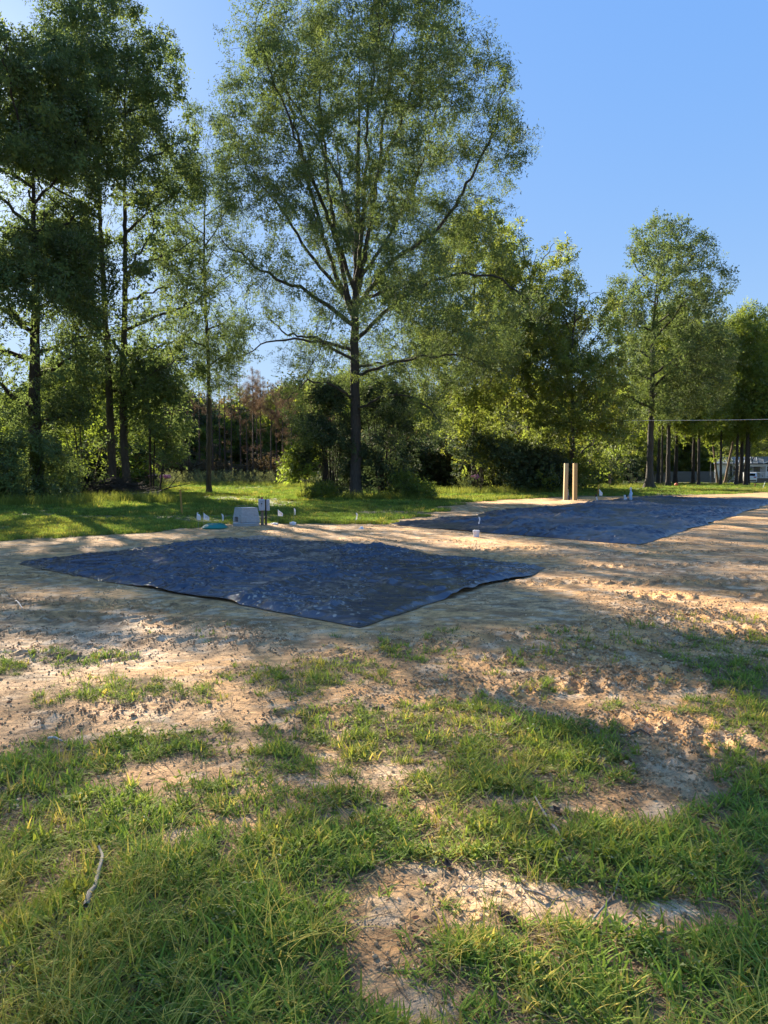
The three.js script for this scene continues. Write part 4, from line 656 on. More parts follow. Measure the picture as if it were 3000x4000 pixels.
// ---------------------------------------------------------------- the two black plastic sheets
const foldsOf = (list) => list.map(([w, h, ...pts]) => ({ w, h, pts: pts.map(([x, y]) => { const p = G(x, y); return [p.x, -p.z]; }) }));
const segD = (pts, x, d) => { let best = 1e9, tt = 0; for (let i = 1; i < pts.length; i++) { const [ax, ay] = pts[i - 1], [bx, by] = pts[i], ex = bx - ax, ey = by - ay, t = clamp(((x - ax) * ex + (d - ay) * ey) / (ex * ex + ey * ey)), q = Math.hypot(ax + ex * t - x, ay + ey * t - d); if (q < best) { best = q; tt = (i - 1 + t) / (pts.length - 1); } } return [best, tt]; };
function sheet(poly, step, folds, pools, seed, flecks, label, amp, dull) {
  const [l, b, rr, f] = poly, lu = Math.hypot(rr[0] - b[0], rr[1] - b[1]), lv = Math.hypot(l[0] - b[0], l[1] - b[1]), nu = Math.round(lu / step), nv = Math.round(lv / step), mb = new MB();
  const at = (u, v) => [lerp(lerp(b[0], rr[0], u), lerp(l[0], f[0], u), v), lerp(lerp(b[1], rr[1], u), lerp(l[1], f[1], u), v)];
  const top = (x, d, u, v) => {
    const e = Math.min(u * lu, (1 - u) * lu, v * lv, (1 - v) * lv);
    let h = 0.008 + 0.03 * smooth(0, 0.16, e) + 0.016 * smooth(0.1, 0.6, e);
    const wx = (fbm(x * 0.9 + seed, d * 0.9, 2) - 0.5) * 1.6, wd = (fbm(x * 0.9, d * 0.9 + seed, 2) - 0.5) * 1.6;
    const cr = (s, ax, ad) => { const n = Math.abs(vnoise(x * s * ax + wx * s * 0.5 + seed, d * s * ad + wd * s * 0.5) - 0.5) * 2; return (1 - n) ** 2; };
    h += smooth(-0.02, 0.14, e) * amp * (0.008 * cr(1.7, 1, 1.5) + 0.020 * cr(3.6, 0.8, 1.6) + 0.027 * cr(6.5, 0.8, 1.7) + 0.017 * cr(11, 0.9, 1.5)) * (0.45 + 1.1 * smooth(0.25, 0.75, fbm(x * 0.7 + 3, d * 0.7, 2)));
    for (const q of folds) { const [dist, t] = segD(q.pts, x + wx * 0.08, d + wd * 0.08); if (dist < q.w * 3) h += q.h * Math.exp(-((dist / q.w) ** 2)) * (0.6 + 0.6 * vnoise(t * 14, seed)) * smooth(0, 0.12, t) * smooth(1, 0.88, t); }
    for (const q of pools) { const s = ((x - q.x) / q.rx) ** 2 + ((d - q.d) / q.rd) ** 2; if (s < 6) h -= 0.022 * Math.exp(-s * 0.8); }
    h += smooth(0.28, 0, e) * (v < 0.5 ? (dull > 0.23 ? 0.03 : 0.055) : 0.03) * Math.max(0, vnoise((u * lu + v * lv) * 1.3 + seed, 2) - 0.45) * 2;
    return h;
  };
  for (let j = 0; j <= nv; j++) for (let i = 0; i <= nu; i++) {
    const u = i / nu, v = j / nv; let [x, d] = at(u, v);
    const eu = (fbm(v * lv * 0.9 + seed, u > 0.5 ? 4 : 9, 3) - 0.5) * 0.42, ev = (fbm(u * lu * 0.9 + seed + 40, v > 0.5 ? 4 : 9, 3) - 0.5) * 0.46, ku = smooth(0.5 / lu * 2, 0, Math.min(u, 1 - u)), kv = smooth(0.5 / lv * 2, 0, Math.min(v, 1 - v)), cut = (1 - 0.8 * kv * ku);
    x += (eu * ku * (rr[0] - b[0]) / lu + ev * kv * (l[0] - b[0]) / lv) * cut; d += (eu * ku * (rr[1] - b[1]) / lu + ev * kv * (l[1] - b[1]) / lv) * cut;
    mb.v(x, H(x, d) + top(x, d, u, v), -d, 0, 1, 0, u, v);
  }
  for (let j = 0; j < nv; j++) for (let i = 0; i < nu; i++) { const a = j * (nu + 1) + i; mb.i.push(a, a + 1, a + nu + 1, a + 1, a + nu + 2, a + nu + 1); }
  // dried mud flakes on the plastic
  const W = 1024, Hh = 1024, base_ = [0.015, 0.022, 0.044], buf = new Float32Array(W * Hh), r = rand(seed);  // blue of the reflected sky is tinted into the black base colour
  for (let k = 0; k < flecks; k++) {
    const u = r(), v = r(); const keep = fbm(u * 6 + seed, v * 5, 3); if (r() > smooth(0.42, 0.62, keep) * (0.35 + 0.65 * smooth(0.7, 0.1, v)) + 0.06) continue;
    const a = r() * 3.14, L1 = (0.008 + 0.024 * r() ** 2), L2 = L1 * (0.25 + 0.4 * r()), c = Math.cos(a), s = Math.sin(a), val = 0.35 + 0.65 * r(), ru = Math.ceil(L1 / lu * W), rv = Math.ceil(L1 / lv * Hh);
    for (let y = -rv; y <= rv; y++) for (let x = -ru; x <= ru; x++) { const mx = x / W * lu, my = y / Hh * lv, p = (mx * c + my * s) / L1, q = (-mx * s + my * c) / L2; if (p * p + q * q < 0.7 + 0.5 * h2(x + k * 7, y)) { const X = (u * W | 0) + x, Y = (v * Hh | 0) + y; if (X >= 0 && Y >= 0 && X < W && Y < Hh) buf[Y * W + X] = Math.max(buf[Y * W + X], val); } }
  }
  const dusty = (u, v) => 0.03 * smooth(0.5, 0.75, fbm(u * 9 + seed, v * 8, 5));
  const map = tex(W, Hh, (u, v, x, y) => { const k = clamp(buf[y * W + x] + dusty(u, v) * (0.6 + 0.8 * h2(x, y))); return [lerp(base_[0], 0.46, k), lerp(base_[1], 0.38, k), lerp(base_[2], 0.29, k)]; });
  const ro = tex(W, Hh, (u, v, x, y) => dull + 0.1 * fbm(u * 30, v * 30, 3) + 0.45 * clamp(buf[y * W + x] + dusty(u, v)));
  map.wrapS = map.wrapT = ro.wrapS = ro.wrapT = THREE.ClampToEdgeWrapping;
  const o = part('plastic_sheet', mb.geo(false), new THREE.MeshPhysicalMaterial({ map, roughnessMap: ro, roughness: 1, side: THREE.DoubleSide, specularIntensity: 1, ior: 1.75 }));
  tag(o, label, 'plastic sheet');
  return { top, o };
}
const poolsNear = spotsOf([[965, 2223, 60, 7, 1], [1000, 2251, 62, 8, 1], [1075, 2244, 45, 7, 1], [1150, 2213, 42, 8, 1]]), poolsFar = spotsOf([[2306, 2052, 55, 5, 1], [2480, 2034, 36, 4, 1], [2185, 2047, 36, 4, 1]]);
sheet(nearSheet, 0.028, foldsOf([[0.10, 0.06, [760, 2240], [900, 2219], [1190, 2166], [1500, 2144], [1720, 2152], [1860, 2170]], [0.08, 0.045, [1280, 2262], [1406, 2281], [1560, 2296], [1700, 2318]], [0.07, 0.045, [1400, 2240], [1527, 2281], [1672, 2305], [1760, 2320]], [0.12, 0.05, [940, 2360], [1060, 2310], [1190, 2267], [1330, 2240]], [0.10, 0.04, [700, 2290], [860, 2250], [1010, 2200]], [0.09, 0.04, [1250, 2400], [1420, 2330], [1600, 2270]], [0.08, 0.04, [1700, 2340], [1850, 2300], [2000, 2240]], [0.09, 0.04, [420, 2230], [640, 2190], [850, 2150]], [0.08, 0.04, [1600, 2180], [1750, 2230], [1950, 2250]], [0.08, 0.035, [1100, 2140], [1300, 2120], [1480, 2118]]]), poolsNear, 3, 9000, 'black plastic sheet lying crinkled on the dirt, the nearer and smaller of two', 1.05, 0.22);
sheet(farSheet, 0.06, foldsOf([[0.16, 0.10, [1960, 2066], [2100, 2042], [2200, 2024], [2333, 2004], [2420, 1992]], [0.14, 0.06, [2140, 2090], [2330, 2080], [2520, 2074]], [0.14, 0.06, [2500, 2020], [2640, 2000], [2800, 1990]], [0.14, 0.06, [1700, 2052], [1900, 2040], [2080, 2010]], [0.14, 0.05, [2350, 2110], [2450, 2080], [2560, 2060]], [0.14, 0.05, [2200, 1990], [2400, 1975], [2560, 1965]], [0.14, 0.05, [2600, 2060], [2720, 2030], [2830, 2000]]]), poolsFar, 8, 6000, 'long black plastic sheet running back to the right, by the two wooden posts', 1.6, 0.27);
const water = new THREE.MeshPhysicalMaterial({ color: rgb(0.008, 0.008, 0.008), roughness: 0.015, ior: 1.33 });
[...poolsNear, ...poolsFar].forEach((q, i) => {
  const s = new THREE.Shape(); for (let k = 0; k <= 30; k++) { const a = k / 30 * 2 * PI, m = 0.75 + 0.5 * vnoise(Math.cos(a) * 1.6 + i * 7, Math.sin(a) * 1.6 + 9); s[k ? 'lineTo' : 'moveTo'](Math.cos(a) * q.rx * m, Math.sin(a) * q.rd * m); }
  const g = new THREE.ExtrudeGeometry(s, { depth: 0.012, bevelEnabled: false }).rotateX(-PI / 2), o = part('puddle', g, water); o.position.set(q.x, H(q.x, q.d) + 0.036, -q.d); struct(o, 'puddle of rain water standing on the black plastic');
});

// ---------------------------------------------------------------- on the pad: septic fittings, flags, posts
const concrete = std([0.46, 0.46, 0.45], 0.9, { map: tex(256, 256, (u, v) => { const n = 0.8 + 0.35 * (fbm(u * 12, v * 12, 4, 12) - 0.5) - 0.12 * smooth(0.62, 0.75, fbm(u * 5 + 3, v * 5, 3, 5)); return [n, n, n]; }), bumpMap: tex(256, 256, (u, v) => fbm(u * 40, v * 40, 3, 40)), bumpScale: 0.004 });
const grain = tex(256, 512, (u, v) => { const w = fbm(u * 3, v * 2, 3), n = 0.72 + 0.28 * Math.sin((u * 34 + w * 9 + 3 * fbm(u * 4 + 7, v * 3, 2))) * 0.5 + 0.2 * (fbm(u * 60, v * 5, 2) - 0.5); const k1 = Math.hypot((u - 0.3) * 1, (v - 0.7) * 4), k2 = Math.hypot((u - 0.6) * 1, (v - 0.42) * 4), kn = smooth(0.07, 0.03, Math.min(k1, k2)); return [lerp(n, 0.3, kn), lerp(n * 0.97, 0.22, kn), lerp(n * 0.9, 0.14, kn)]; });
const MM = {
  whitePlastic: std([0.72, 0.74, 0.78], 0.45), teal: std([0.012, 0.20, 0.165], 0.55, { bumpMap: tex(128, 128, (u, v) => fbm(u * 16, v * 16, 3, 16)), bumpScale: 0.002 }), greyBox: std([0.36, 0.40, 0.44], 0.45), black: std([0.02, 0.02, 0.022], 0.5), dark: std([0.05, 0.045, 0.04], 0.8),
  red: std([0.35, 0.012, 0.012], 0.25), greyWood: std([0.24, 0.22, 0.18], 0.9, { map: grain }), timber: std([0.62, 0.50, 0.27], 0.8, { map: grain, bumpMap: grain, bumpScale: 0.004 }), timberOrange: std([0.66, 0.43, 0.17], 0.8, { map: grain, bumpMap: grain, bumpScale: 0.004 }), stake: std([0.55, 0.30, 0.07], 0.85, { map: grain }),
  wire: std([0.35, 0.35, 0.36], 0.4, { metalness: 0.8 }), pvc: std([0.66, 0.68, 0.72], 0.4), wrap: std([0.5, 0.6, 0.75], 0.35),
};
{ // pump housing of pale concrete on a round base, an opening low in its left side
  const p = onGround(G(962, 2058)), t = thing('pump_housing', 'pale grey concrete pump housing with a dark opening, left of the control box', 'pump housing', p, -0.95);
  const w = 0.62, hb = 0.40, wt = 0.50, y0 = 0.10, sh = (a, b, y) => [V(-a / 2, y, -b / 2), V(a / 2, y, -b / 2), V(a / 2, y, b / 2), V(-a / 2, y, b / 2)];
  const frust = (a0, b0, a1, b1, ya, yb) => { const B = sh(a0, b0, ya), T = sh(a1, b1, yb), g = new THREE.BufferGeometry(), v = [], uv = [], q = (A, B2, C, D) => { for (const [e, u] of [[A, [0, 0]], [B2, [1, 0]], [C, [1, 1]], [A, [0, 0]], [C, [1, 1]], [D, [0, 1]]]) { v.push(e.x, e.y, e.z); uv.push(...u); } }; for (let k = 0; k < 4; k++) q(B[(k + 1) % 4], B[k], T[k], T[(k + 1) % 4]); q(T[3], T[2], T[1], T[0]); g.setAttribute('position', new THREE.Float32BufferAttribute(v, 3)); g.setAttribute('uv', new THREE.Float32BufferAttribute(uv, 2)); g.computeVertexNormals(); return g; };
  // walls: the front-left face is built round its opening
  const oy = 0.15, ox = 0.17, k = 1 - (oy / hb) * (1 - wt / w);
  const lower = w * k;
  part('housing_shell', [frust(lower, lower, wt, wt, y0 + oy, y0 + hb), frust(w, w - 0.18, lower, lower - 0.18, y0, y0 + oy).translate(0, 0, -0.09), box(0.24, oy, 0.17, 0.185, y0 + oy / 2, w / 2 - 0.105), box(0.13, oy, 0.17, -0.235, y0 + oy / 2, w / 2 - 0.105)], concrete, t);
  part('housing_top', [box(wt + 0.012, 0.025, wt + 0.012, 0, y0 + hb + 0.012, 0, 0.01)], concrete, t);
  part('base_ring', [cyl(0.385, 0.385, 0.09, 0, -0.03, 0, 40), cyl(0.40, 0.37, 0.03, 0, 0.06, 0, 40)], concrete, t);
  part('pipework', [tube([V(-0.1, y0, 0.12), V(-0.1, y0 + 0.09, 0.2), V(-0.02, y0 + 0.10, 0.24), V(0.05, y0 + 0.03, 0.25)], 0.018), cyl(0.03, 0.03, 0.1, -0.02, y0, 0.22), box(0.05, 0.04, 0.05, 0.02, y0 + 0.06, 0.24)], MM.dark, t);
}
{ // control box on a post
  const p = onGround(G(1026, 2056)), t = thing('control_box', 'grey control box with a red alarm lamp, on a weathered post beside the pump housing', 'control box', p, 0.25);
  part('post', [box(0.085, 0.62, 0.05, -0.01, 0.25, 0, 0.006)], MM.greyWood, t);
  part('conduit', [cyl(0.03, 0.03, 0.82, 0.105, -0.05, -0.03, 14), cyl(0.035, 0.035, 0.03, 0.105, 0.74, -0.03, 14)], MM.black, t);
  const b = part('box', [box(0.185, 0.35, 0.10, -0.03, 0.61, 0.07, 0.012), box(0.10, 0.34, 0.09, 0.165, 0.60, -0.02, 0.012)], MM.greyBox, t);
  const door = part('door', [box(0.165, 0.315, 0.012, -0.03, 0.605, 0.124, 0.004)], MM.greyBox, t);
  part('switch', [new THREE.CylinderGeometry(0.021, 0.023, 0.02, 18).rotateX(PI / 2).translate(-0.035, 0.645, 0.136)], MM.black, door);
  part('name_plate', [box(0.10, 0.008, 0.004, -0.03, 0.705, 0.132), box(0.03, 0.016, 0.004, -0.045, 0.58, 0.132)], MM.dark, door);
  part('alarm_lamp', [cyl(0.033, 0.033, 0.02, -0.02, 0.785, 0.06, 18), new THREE.SphereGeometry(0.033, 18, 10, 0, 2 * PI, 0, PI / 2).scale(1, 1.25, 1).translate(-0.02, 0.805, 0.06)], MM.red, t);
}
{ // green dome lid
  const p = onGround(G(832, 2068)), t = thing('tank_cover', 'green domed plastic tank lid lying in the dirt left of the pump housing', 'lid', p.add(V(0, 0.015, -0.2)));
  const prof = []; for (let k = 0; k <= 20; k++) { const a = k / 20; prof.push(new THREE.Vector2(0.345 * Math.cos(a * PI / 2), 0.025 + 0.115 * Math.sin(a * PI / 2) ** 1.15)); }
  part('dome', new THREE.LatheGeometry(prof.reverse().map((q) => q).reverse(), 44), MM.teal, t).material.side = THREE.DoubleSide;
  const ribs = []; for (let k = 0; k < 16; k++) { const a = k / 16 * 2 * PI, c = Math.cos(a), s = Math.sin(a); ribs.push(tube([V(c * 0.12, 0.137, s * 0.12), V(c * 0.22, 0.118, s * 0.22), V(c * 0.30, 0.078, s * 0.30), V(c * 0.335, 0.035, s * 0.335)], 0.006, 5)); }
  part('rim', [new THREE.TorusGeometry(0.352, 0.016, 8, 48).rotateX(PI / 2).translate(0, 0.016, 0), cyl(0.34, 0.34, 0.04, 0, -0.03, 0, 40)], MM.teal, t);
  part('ribs', ribs, MM.teal, t).userData.kind = 'stuff';
}
const printed = tex(64, 96, (u, v) => { const line = v > 0.25 && v < 0.7 && (v * 11 % 1) < 0.5 && u > 0.18 && u < 0.82 && h2(u * 20 | 0, v * 11 | 0) > 0.3; const c = line ? 0.22 : 0.86; return [c, c, c * 1.02]; });
const flagMat = new THREE.MeshPhysicalMaterial({ map: printed, roughness: 0.6, transmission: 0.25, thickness: 0, side: THREE.DoubleSide }), plainFlag = new THREE.MeshPhysicalMaterial({ color: rgb(0.82, 0.84, 0.88), roughness: 0.6, transmission: 0.25, thickness: 0, side: THREE.DoubleSide });
function pinFlag(px, py, gpy, label, { w = 0.16, h = 0.20, turn = 0, curl = 0.6, tilt = 0, blank = false }) { // a plastic flag that hangs from a wire pin
  const foot = onGround(G(px, gpy)), d = -foot.z, top = atD(px, py - h * FOCAL / d / 2, d).y - foot.y, t = thing('pin_flag', label, 'marker flag', foot, turn, 'white marker flags');
  part('wire', tube([V(0, -0.05, 0), V(tilt * 0.3, top * 0.5, 0), V(tilt, top + 0.01, 0)], 0.0028, 5), MM.wire, t);
  const g = new THREE.PlaneGeometry(w, h, 10, 10), p = g.attributes.position; for (let i = 0; i < p.count; i++) { const u = p.getX(i) / w + 0.5, v = 0.5 - p.getY(i) / h, x = w * u * (1 - curl * 0.55 * (0.3 + v * 0.7)) * (0.25 + 0.75 * Math.sin(Math.min(1, v * 1.6 + 0.15) * PI / 2)), sag = w * u * 0.75 + 0.04 * u * v; p.setXYZ(i, tilt + x, top - v * h * (1 - 0.35 * u) - sag * 0.55, curl * 0.05 * Math.sin(u * 3.4 + v * 2)); } g.computeVertexNormals();
  part('flag', g, blank ? plainFlag : flagMat, t);
}
pinFlag(776, 2016, 2072, 'folded white marker flag, leftmost of all, close beside an open printed one', { turn: -1.1, curl: 1, w: 0.14, h: 0.22, blank: true });
pinFlag(796, 2016, 2070, 'white printed marker flag spread open, second from the left', { turn: 0.1, curl: 0.2, w: 0.17 });
pinFlag(866, 2020, 2066, 'narrow white marker flag between the printed pair and the pump housing', { turn: 0.9, curl: 0.8, blank: false });
pinFlag(1086, 2002, 2050, 'white printed marker flag right of the control box, above the flat white cap', { turn: 0.15, curl: 0.25, w: 0.17 });
pinFlag(1148, 1997, 2047, 'narrow white marker flag above the larger white cap', { turn: 0.95, curl: 0.7 });
pinFlag(1390, 2016, 2058, 'lone white marker flag at the lawn edge below the great oak', { turn: 1.0, curl: 0.9, w: 0.14 });
pinFlag(1868, 2032, 2078, 'white marker flag behind the short white pipe, before the long plastic sheet', { turn: 0.8, curl: 0.9, w: 0.14 });
pinFlag(2340, 1923, 1947, 'small white marker flag beside the thin leaning stake beyond the long sheet', { turn: 0.4, curl: 0.4, w: 0.34, h: 0.40, blank: true });
{ // wooden grade stake on the lawn
  const p = onGround(G(711, 2010)), t = thing('survey_stake', 'thin orange-brown wooden stake standing in the lawn behind the flags', 'stake', p, 0.75);
  part('stake', [new THREE.CylinderGeometry(0.034, 0.036, 0.98, 4, 1).rotateY(PI / 4).scale(1.25, 1, 0.75).translate(0, 0.46, 0)], MM.stake, t); t.rotation.z = 0.06;
}
[[1072, 2050, 0.105, 0.045, 'flat white plastic cap in the dirt right of the control box'], [1144, 2049, 0.10, 0.075, 'thicker white plastic cap right of the flat one']].forEach(([px, py, r, h, l]) => {
  const t = thing('drain_fitting', l, 'pipe cap', onGround(G(px, py)), 0.3, 'white plastic caps in the dirt');
  part('cap', [cyl(r, r, h, 0, -0.01, 0, 28), cyl(r * 1.04, r * 1.04, h * 0.35, 0, h * 0.5, 0, 28)], MM.whitePlastic, t); part('plug', [box(r * 0.6, 0.02, r * 0.6, 0, h + 0.0, 0, 0.006)], MM.whitePlastic, t);
});
{
  const t = thing('drain_fitting', 'small white stepped cap in the dirt between the two plastic sheets', 'pipe cap', onGround(G(1411, 2066)), 0, 'white plastic caps in the dirt');
  part('cap', [cyl(0.078, 0.078, 0.035, 0, -0.01, 0, 24)], MM.whitePlastic, t); part('plug', [cyl(0.045, 0.045, 0.05, 0.01, 0.02, 0, 20)], MM.whitePlastic, t);
  const s = thing('pipe_stub', 'short white pipe with a collar standing in the dirt before the long sheet', 'pipe', onGround(G(1860, 2098)), 0);
  part('pipe', [cyl(0.072, 0.072, 0.14, 0, -0.03, 0, 28)], MM.pvc, s); part('collar', [cyl(0.085, 0.085, 0.055, 0, 0.105, 0, 28), cyl(0.08, 0.085, 0.012, 0, 0.093, 0, 28)], MM.pvc, s); part('bore', [cyl(0.06, 0.06, 0.01, 0, 0.153, 0, 24)], MM.whitePlastic, s);
}
for (const [px, mat, tw, hh, l] of [[2208, MM.timber, 0.06, 2.17, 'left of two tall wooden posts, pale with dark knots'], [2245, MM.timberOrange, 0.22, 2.17, 'right of two tall wooden posts, orange-brown on its left face']]) {
  const p = onGround(G(px, 1957)), t = thing('wooden_post', l, 'post', p, tw, 'pair of wooden posts on the dirt mound');
  part('post', [box(0.215, hh + 0.1, 0.19, 0, hh / 2 - 0.05, 0, 0.008)], mat, t);
  t.rotation.z = px < 2220 ? -0.015 : 0.005;
}
{
  const c = onGround(G(2220, 1957)).add(V(0, 0, -0.05)), t = thing('conduit_riser', 'grey corrugated conduit with a black coupling between the two wooden posts', 'conduit', c);
  const ring = []; for (let k = 0; k < 24; k++) ring.push(new THREE.TorusGeometry(0.045, 0.009, 6, 16).rotateX(PI / 2).translate(-0.05 + 0.03 * Math.sin(k * 0.16), 0.05 + k * 0.028, 0));
  part('hose', ring, std([0.42, 0.46, 0.52], 0.4), t); part('core', [cyl(0.042, 0.042, 0.66, -0.04, 0, 0, 12)], std([0.35, 0.39, 0.45], 0.5), t); part('coupling', [cyl(0.05, 0.05, 0.3, 0.06, 0, 0.02, 14), cyl(0.035, 0.05, 0.03, 0.06, 0.3, 0.02, 14)], MM.black, t);
}
{ // pipes that come up through the far end of the long sheet
  const stub = (px, py, h, lean, l, cap) => { const t = thing('pipe_stub', l, 'pipe', onGround(G(px, py)), 0); part('pipe', [cyl(0.045, 0.045, h, 0, -0.05, 0, 14)], MM.pvc, t); part('cap', [cyl(0.058, 0.058, 0.12, 0, h - 0.09, 0, 14), cyl(0.045, 0.058, 0.015, 0, h + 0.03, 0, 14)], cap, t); t.rotation.z = lean; };
  stub(2332, 1956, 0.30, 0.22, 'leaning thin white pipe with a black cap, under the leaning stake', MM.black);
  stub(2440, 1958, 0.36, 0, 'white pipe stub, left of a close pair on the long sheet', MM.pvc); stub(2446, 1957, 0.36, 0.02, 'black-capped pipe stub, right of a close pair on the long sheet', MM.black);
  const w = thing('wrapped_pipe', 'upright pipe wrapped in white and blue plastic on the long sheet', 'pipe', onGround(G(2463, 1957)), 0), mb = new MB();
  frameTube(mb, [V(0, 0, 0), V(0.02, 0.18, 0), V(-0.02, 0.34, 0.01), V(0.03, 0.5, 0), V(0, 0.6, 0), V(0.01, 0.7, 0)], [0.06, 0.085, 0.10, 0.085, 0.05, 0.04], 9, 1); part('wrapping', mb.geo(false), MM.wrap, w);
  part('bag_top', [new THREE.IcosahedronGeometry(0.08, 2).scale(0.8, 1.2, 0.8).translate(0.0, 0.74, 0)], std([0.8, 0.72, 0.66], 0.6), w);
  const k = thing('leaning_stake', 'thin leaning forked wooden stake on the far edge of the long sheet', 'stake', onGround(G(2336, 1947)), 0);
  part('stake', [tube([V(-0.12, 0, 0), V(-0.02, 0.35, 0), V(0.02, 0.62, 0)], 0.018, 5), tube([V(0.02, 0.3, 0), V(0.02, 0.6, 0), V(0.05, 0.88, 0)], 0.02, 5)], MM.stake, k);
}
// ---------------------------------------------------------------- litter on the near ground
const twigM = std([0.36, 0.32, 0.27], 0.9, { map: barkMap }), leafDry = std([0.16, 0.085, 0.05], 0.8, { side: THREE.DoubleSide });
function stick(label, pts, r, lift = 0.012, m = twigM) { const P = pts.map(([x, y], i) => { const p = onGround(G(x, y)); p.y += lift + 0.012 * Math.sin(i * 2.1); return p; }), mb = new MB(), o = P[0].clone(), n = P.length; frameTube(mb, P.map((p) => p.clone().sub(o)), P.map((_, i) => r * lerp(1, 0.45, i / (n - 1))), 7, 1); const s = part('stick', mb.geo(), m); s.position.copy(o); return tag(s, label, 'stick'); }
stick('pale grey crooked stick lying in the thick grass on the left', [[338, 3585], [352, 3545], [372, 3500], [390, 3440], [402, 3400], [400, 3372], [386, 3352]], 0.011, 0.05);
stick('pale stick lying on the bare orange earth right of the middle', [[2200, 3300], [2170, 3255], [2140, 3200], [2105, 3150], [2090, 3130]], 0.009);
stick('thin curved dark twig on the pale bare earth', [[2290, 3640], [2340, 3590], [2360, 3540], [2400, 3500], [2425, 3430]], 0.005);
stick('thin bent twig left of the curved dark one', [[2050, 3490], [2100, 3510], [2160, 3515], [2210, 3508]], 0.005);
stick('short pale splinter on the bare dirt at the left', [[62, 2350], [74, 2360], [88, 2378]], 0.012, 0.01, std([0.6, 0.52, 0.42], 0.8));
stick('pale flat chip of wood at the left edge of the grass', [[190, 2890], [215, 2893], [246, 2895]], 0.009, 0.012, std([0.5, 0.47, 0.44], 0.8));
stick('dark short twig among the tread marks left of the near sheet', [[2460, 2880], [2500, 2876], [2545, 2880]], 0.008, 0.01, std([0.14, 0.10, 0.07], 0.9)).userData.label = 'dark short twig on the bare dirt right of the middle';
function dryLeaf(px, py, s, turn, label) { const g = new THREE.PlaneGeometry(1, 1, 8, 8), p = g.attributes.position; for (let i = 0; i < p.count; i++) { const u = p.getX(i), v = p.getY(i) + 0.5, w = Math.sin(v * PI) ** 0.8 * (0.8 + 0.3 * Math.cos(v * 16)); p.setXYZ(i, u * w * 0.62 * s, (0.12 * Math.cos(u * 5) * -1 + 0.35 * (v - 0.5) ** 2 + 0.16) * s, (v - 0.5) * s); } g.computeVertexNormals(); const o = part('fallen_leaf', [g], leafDry); o.position.copy(onGround(G(px, py))); o.rotation.set(0.1, turn, 0.15); tag(o, label, 'leaf'); }
dryLeaf(1985, 3605, 0.085, 0.9, 'curled brown fallen leaf on the pale bare earth'); dryLeaf(2145, 2950, 0.10, 2, 'dark curled fallen leaf in the grass right of the middle'); dryLeaf(2180, 3180, 0.07, 0.4, 'small tan fallen leaf by the pale stick'); dryLeaf(1480, 2775, 0.08, 1.4, 'brown fallen leaf at the far edge of the grass'); dryLeaf(740, 2870, 0.06, 2.2, 'dark small fallen leaf in the thin grass on the left');
dryLeaf(1755, 3390, 0.07, 0.2, 'fallen leaf on the upper left of the bare patch');

// ---------------------------------------------------------------- brush pile
{
  const c = base(455, 43), t = thing('brush_pile', 'heap of cut branches and logs under the twin oak', 'brush pile', c), r = rand(121), mb = new MB();
  for (let k = 0; k < 330; k++) { const u = (r() + r() - 1), x = u * 3.6, h = (1 - Math.abs(u)) * 1.35, y = h * r(), z = (r() - 0.5) * 1.6, a = (r() - 0.5) * 0.9, l = 0.7 + 1.9 * r(), e = (r() - 0.5) * 0.6, dx = Math.cos(a) * l / 2, dy = Math.sin(a) * l / 2; frameTube(mb, [V(x - dx, Math.max(0.02, y - dy), z - e), V(x, y + 0.08 * (r() - 0.3), z), V(x + dx, Math.max(0.02, y + dy), z + e)], [0.028 * (0.4 + r()), 0.02, 0.007], 4, 1); }
  part('branch', mb.geo(), M.barkOak, t).userData.kind = 'stuff';
  for (const [x, y, z, l, rr, a] of [[1.9, 0.34, 0.9, 1.9, 0.15, 0.08], [0.9, 0.2, 1.0, 2.2, 0.13, -0.05], [-1.2, 0.42, 0.6, 1.8, 0.11, 0.1], [-0.4, 0.85, 0.1, 2.0, 0.09, 0.04]]) { const m = new MB(); frameTube(m, [V(x - l / 2, y - a, z), V(x, y, z + 0.05), V(x + l / 2, y + a, z)], [rr, rr * 0.95, rr * 0.85], 12, 2); part('log', [m.geo(), new THREE.CircleGeometry(rr * 0.85, 12).rotateY(PI / 2).translate(x + l / 2, y + a, z)], bark([0.24, 0.21, 0.19]), t); }
  const v = new MB(); frameTube(v, [V(2.2, 0.3, 0.6), V(3.4, 0.75, 0.8), V(4.4, 0.95, 0.8), V(5.0, 1.1, 0.9)], [0.05, 0.035, 0.02, 0.01], 5, 1); frameTube(v, [V(3.4, 0.75, 0.8), V(3.9, 1.35, 0.9), V(4.3, 1.7, 1)], [0.03, 0.018, 0.008], 4, 1); frameTube(v, [V(4.0, 0.9, 0.8), V(4.5, 0.6, 1.2)], [0.02, 0.008], 4, 1); part('long_branch', v.geo(), M.barkDark, t);
}

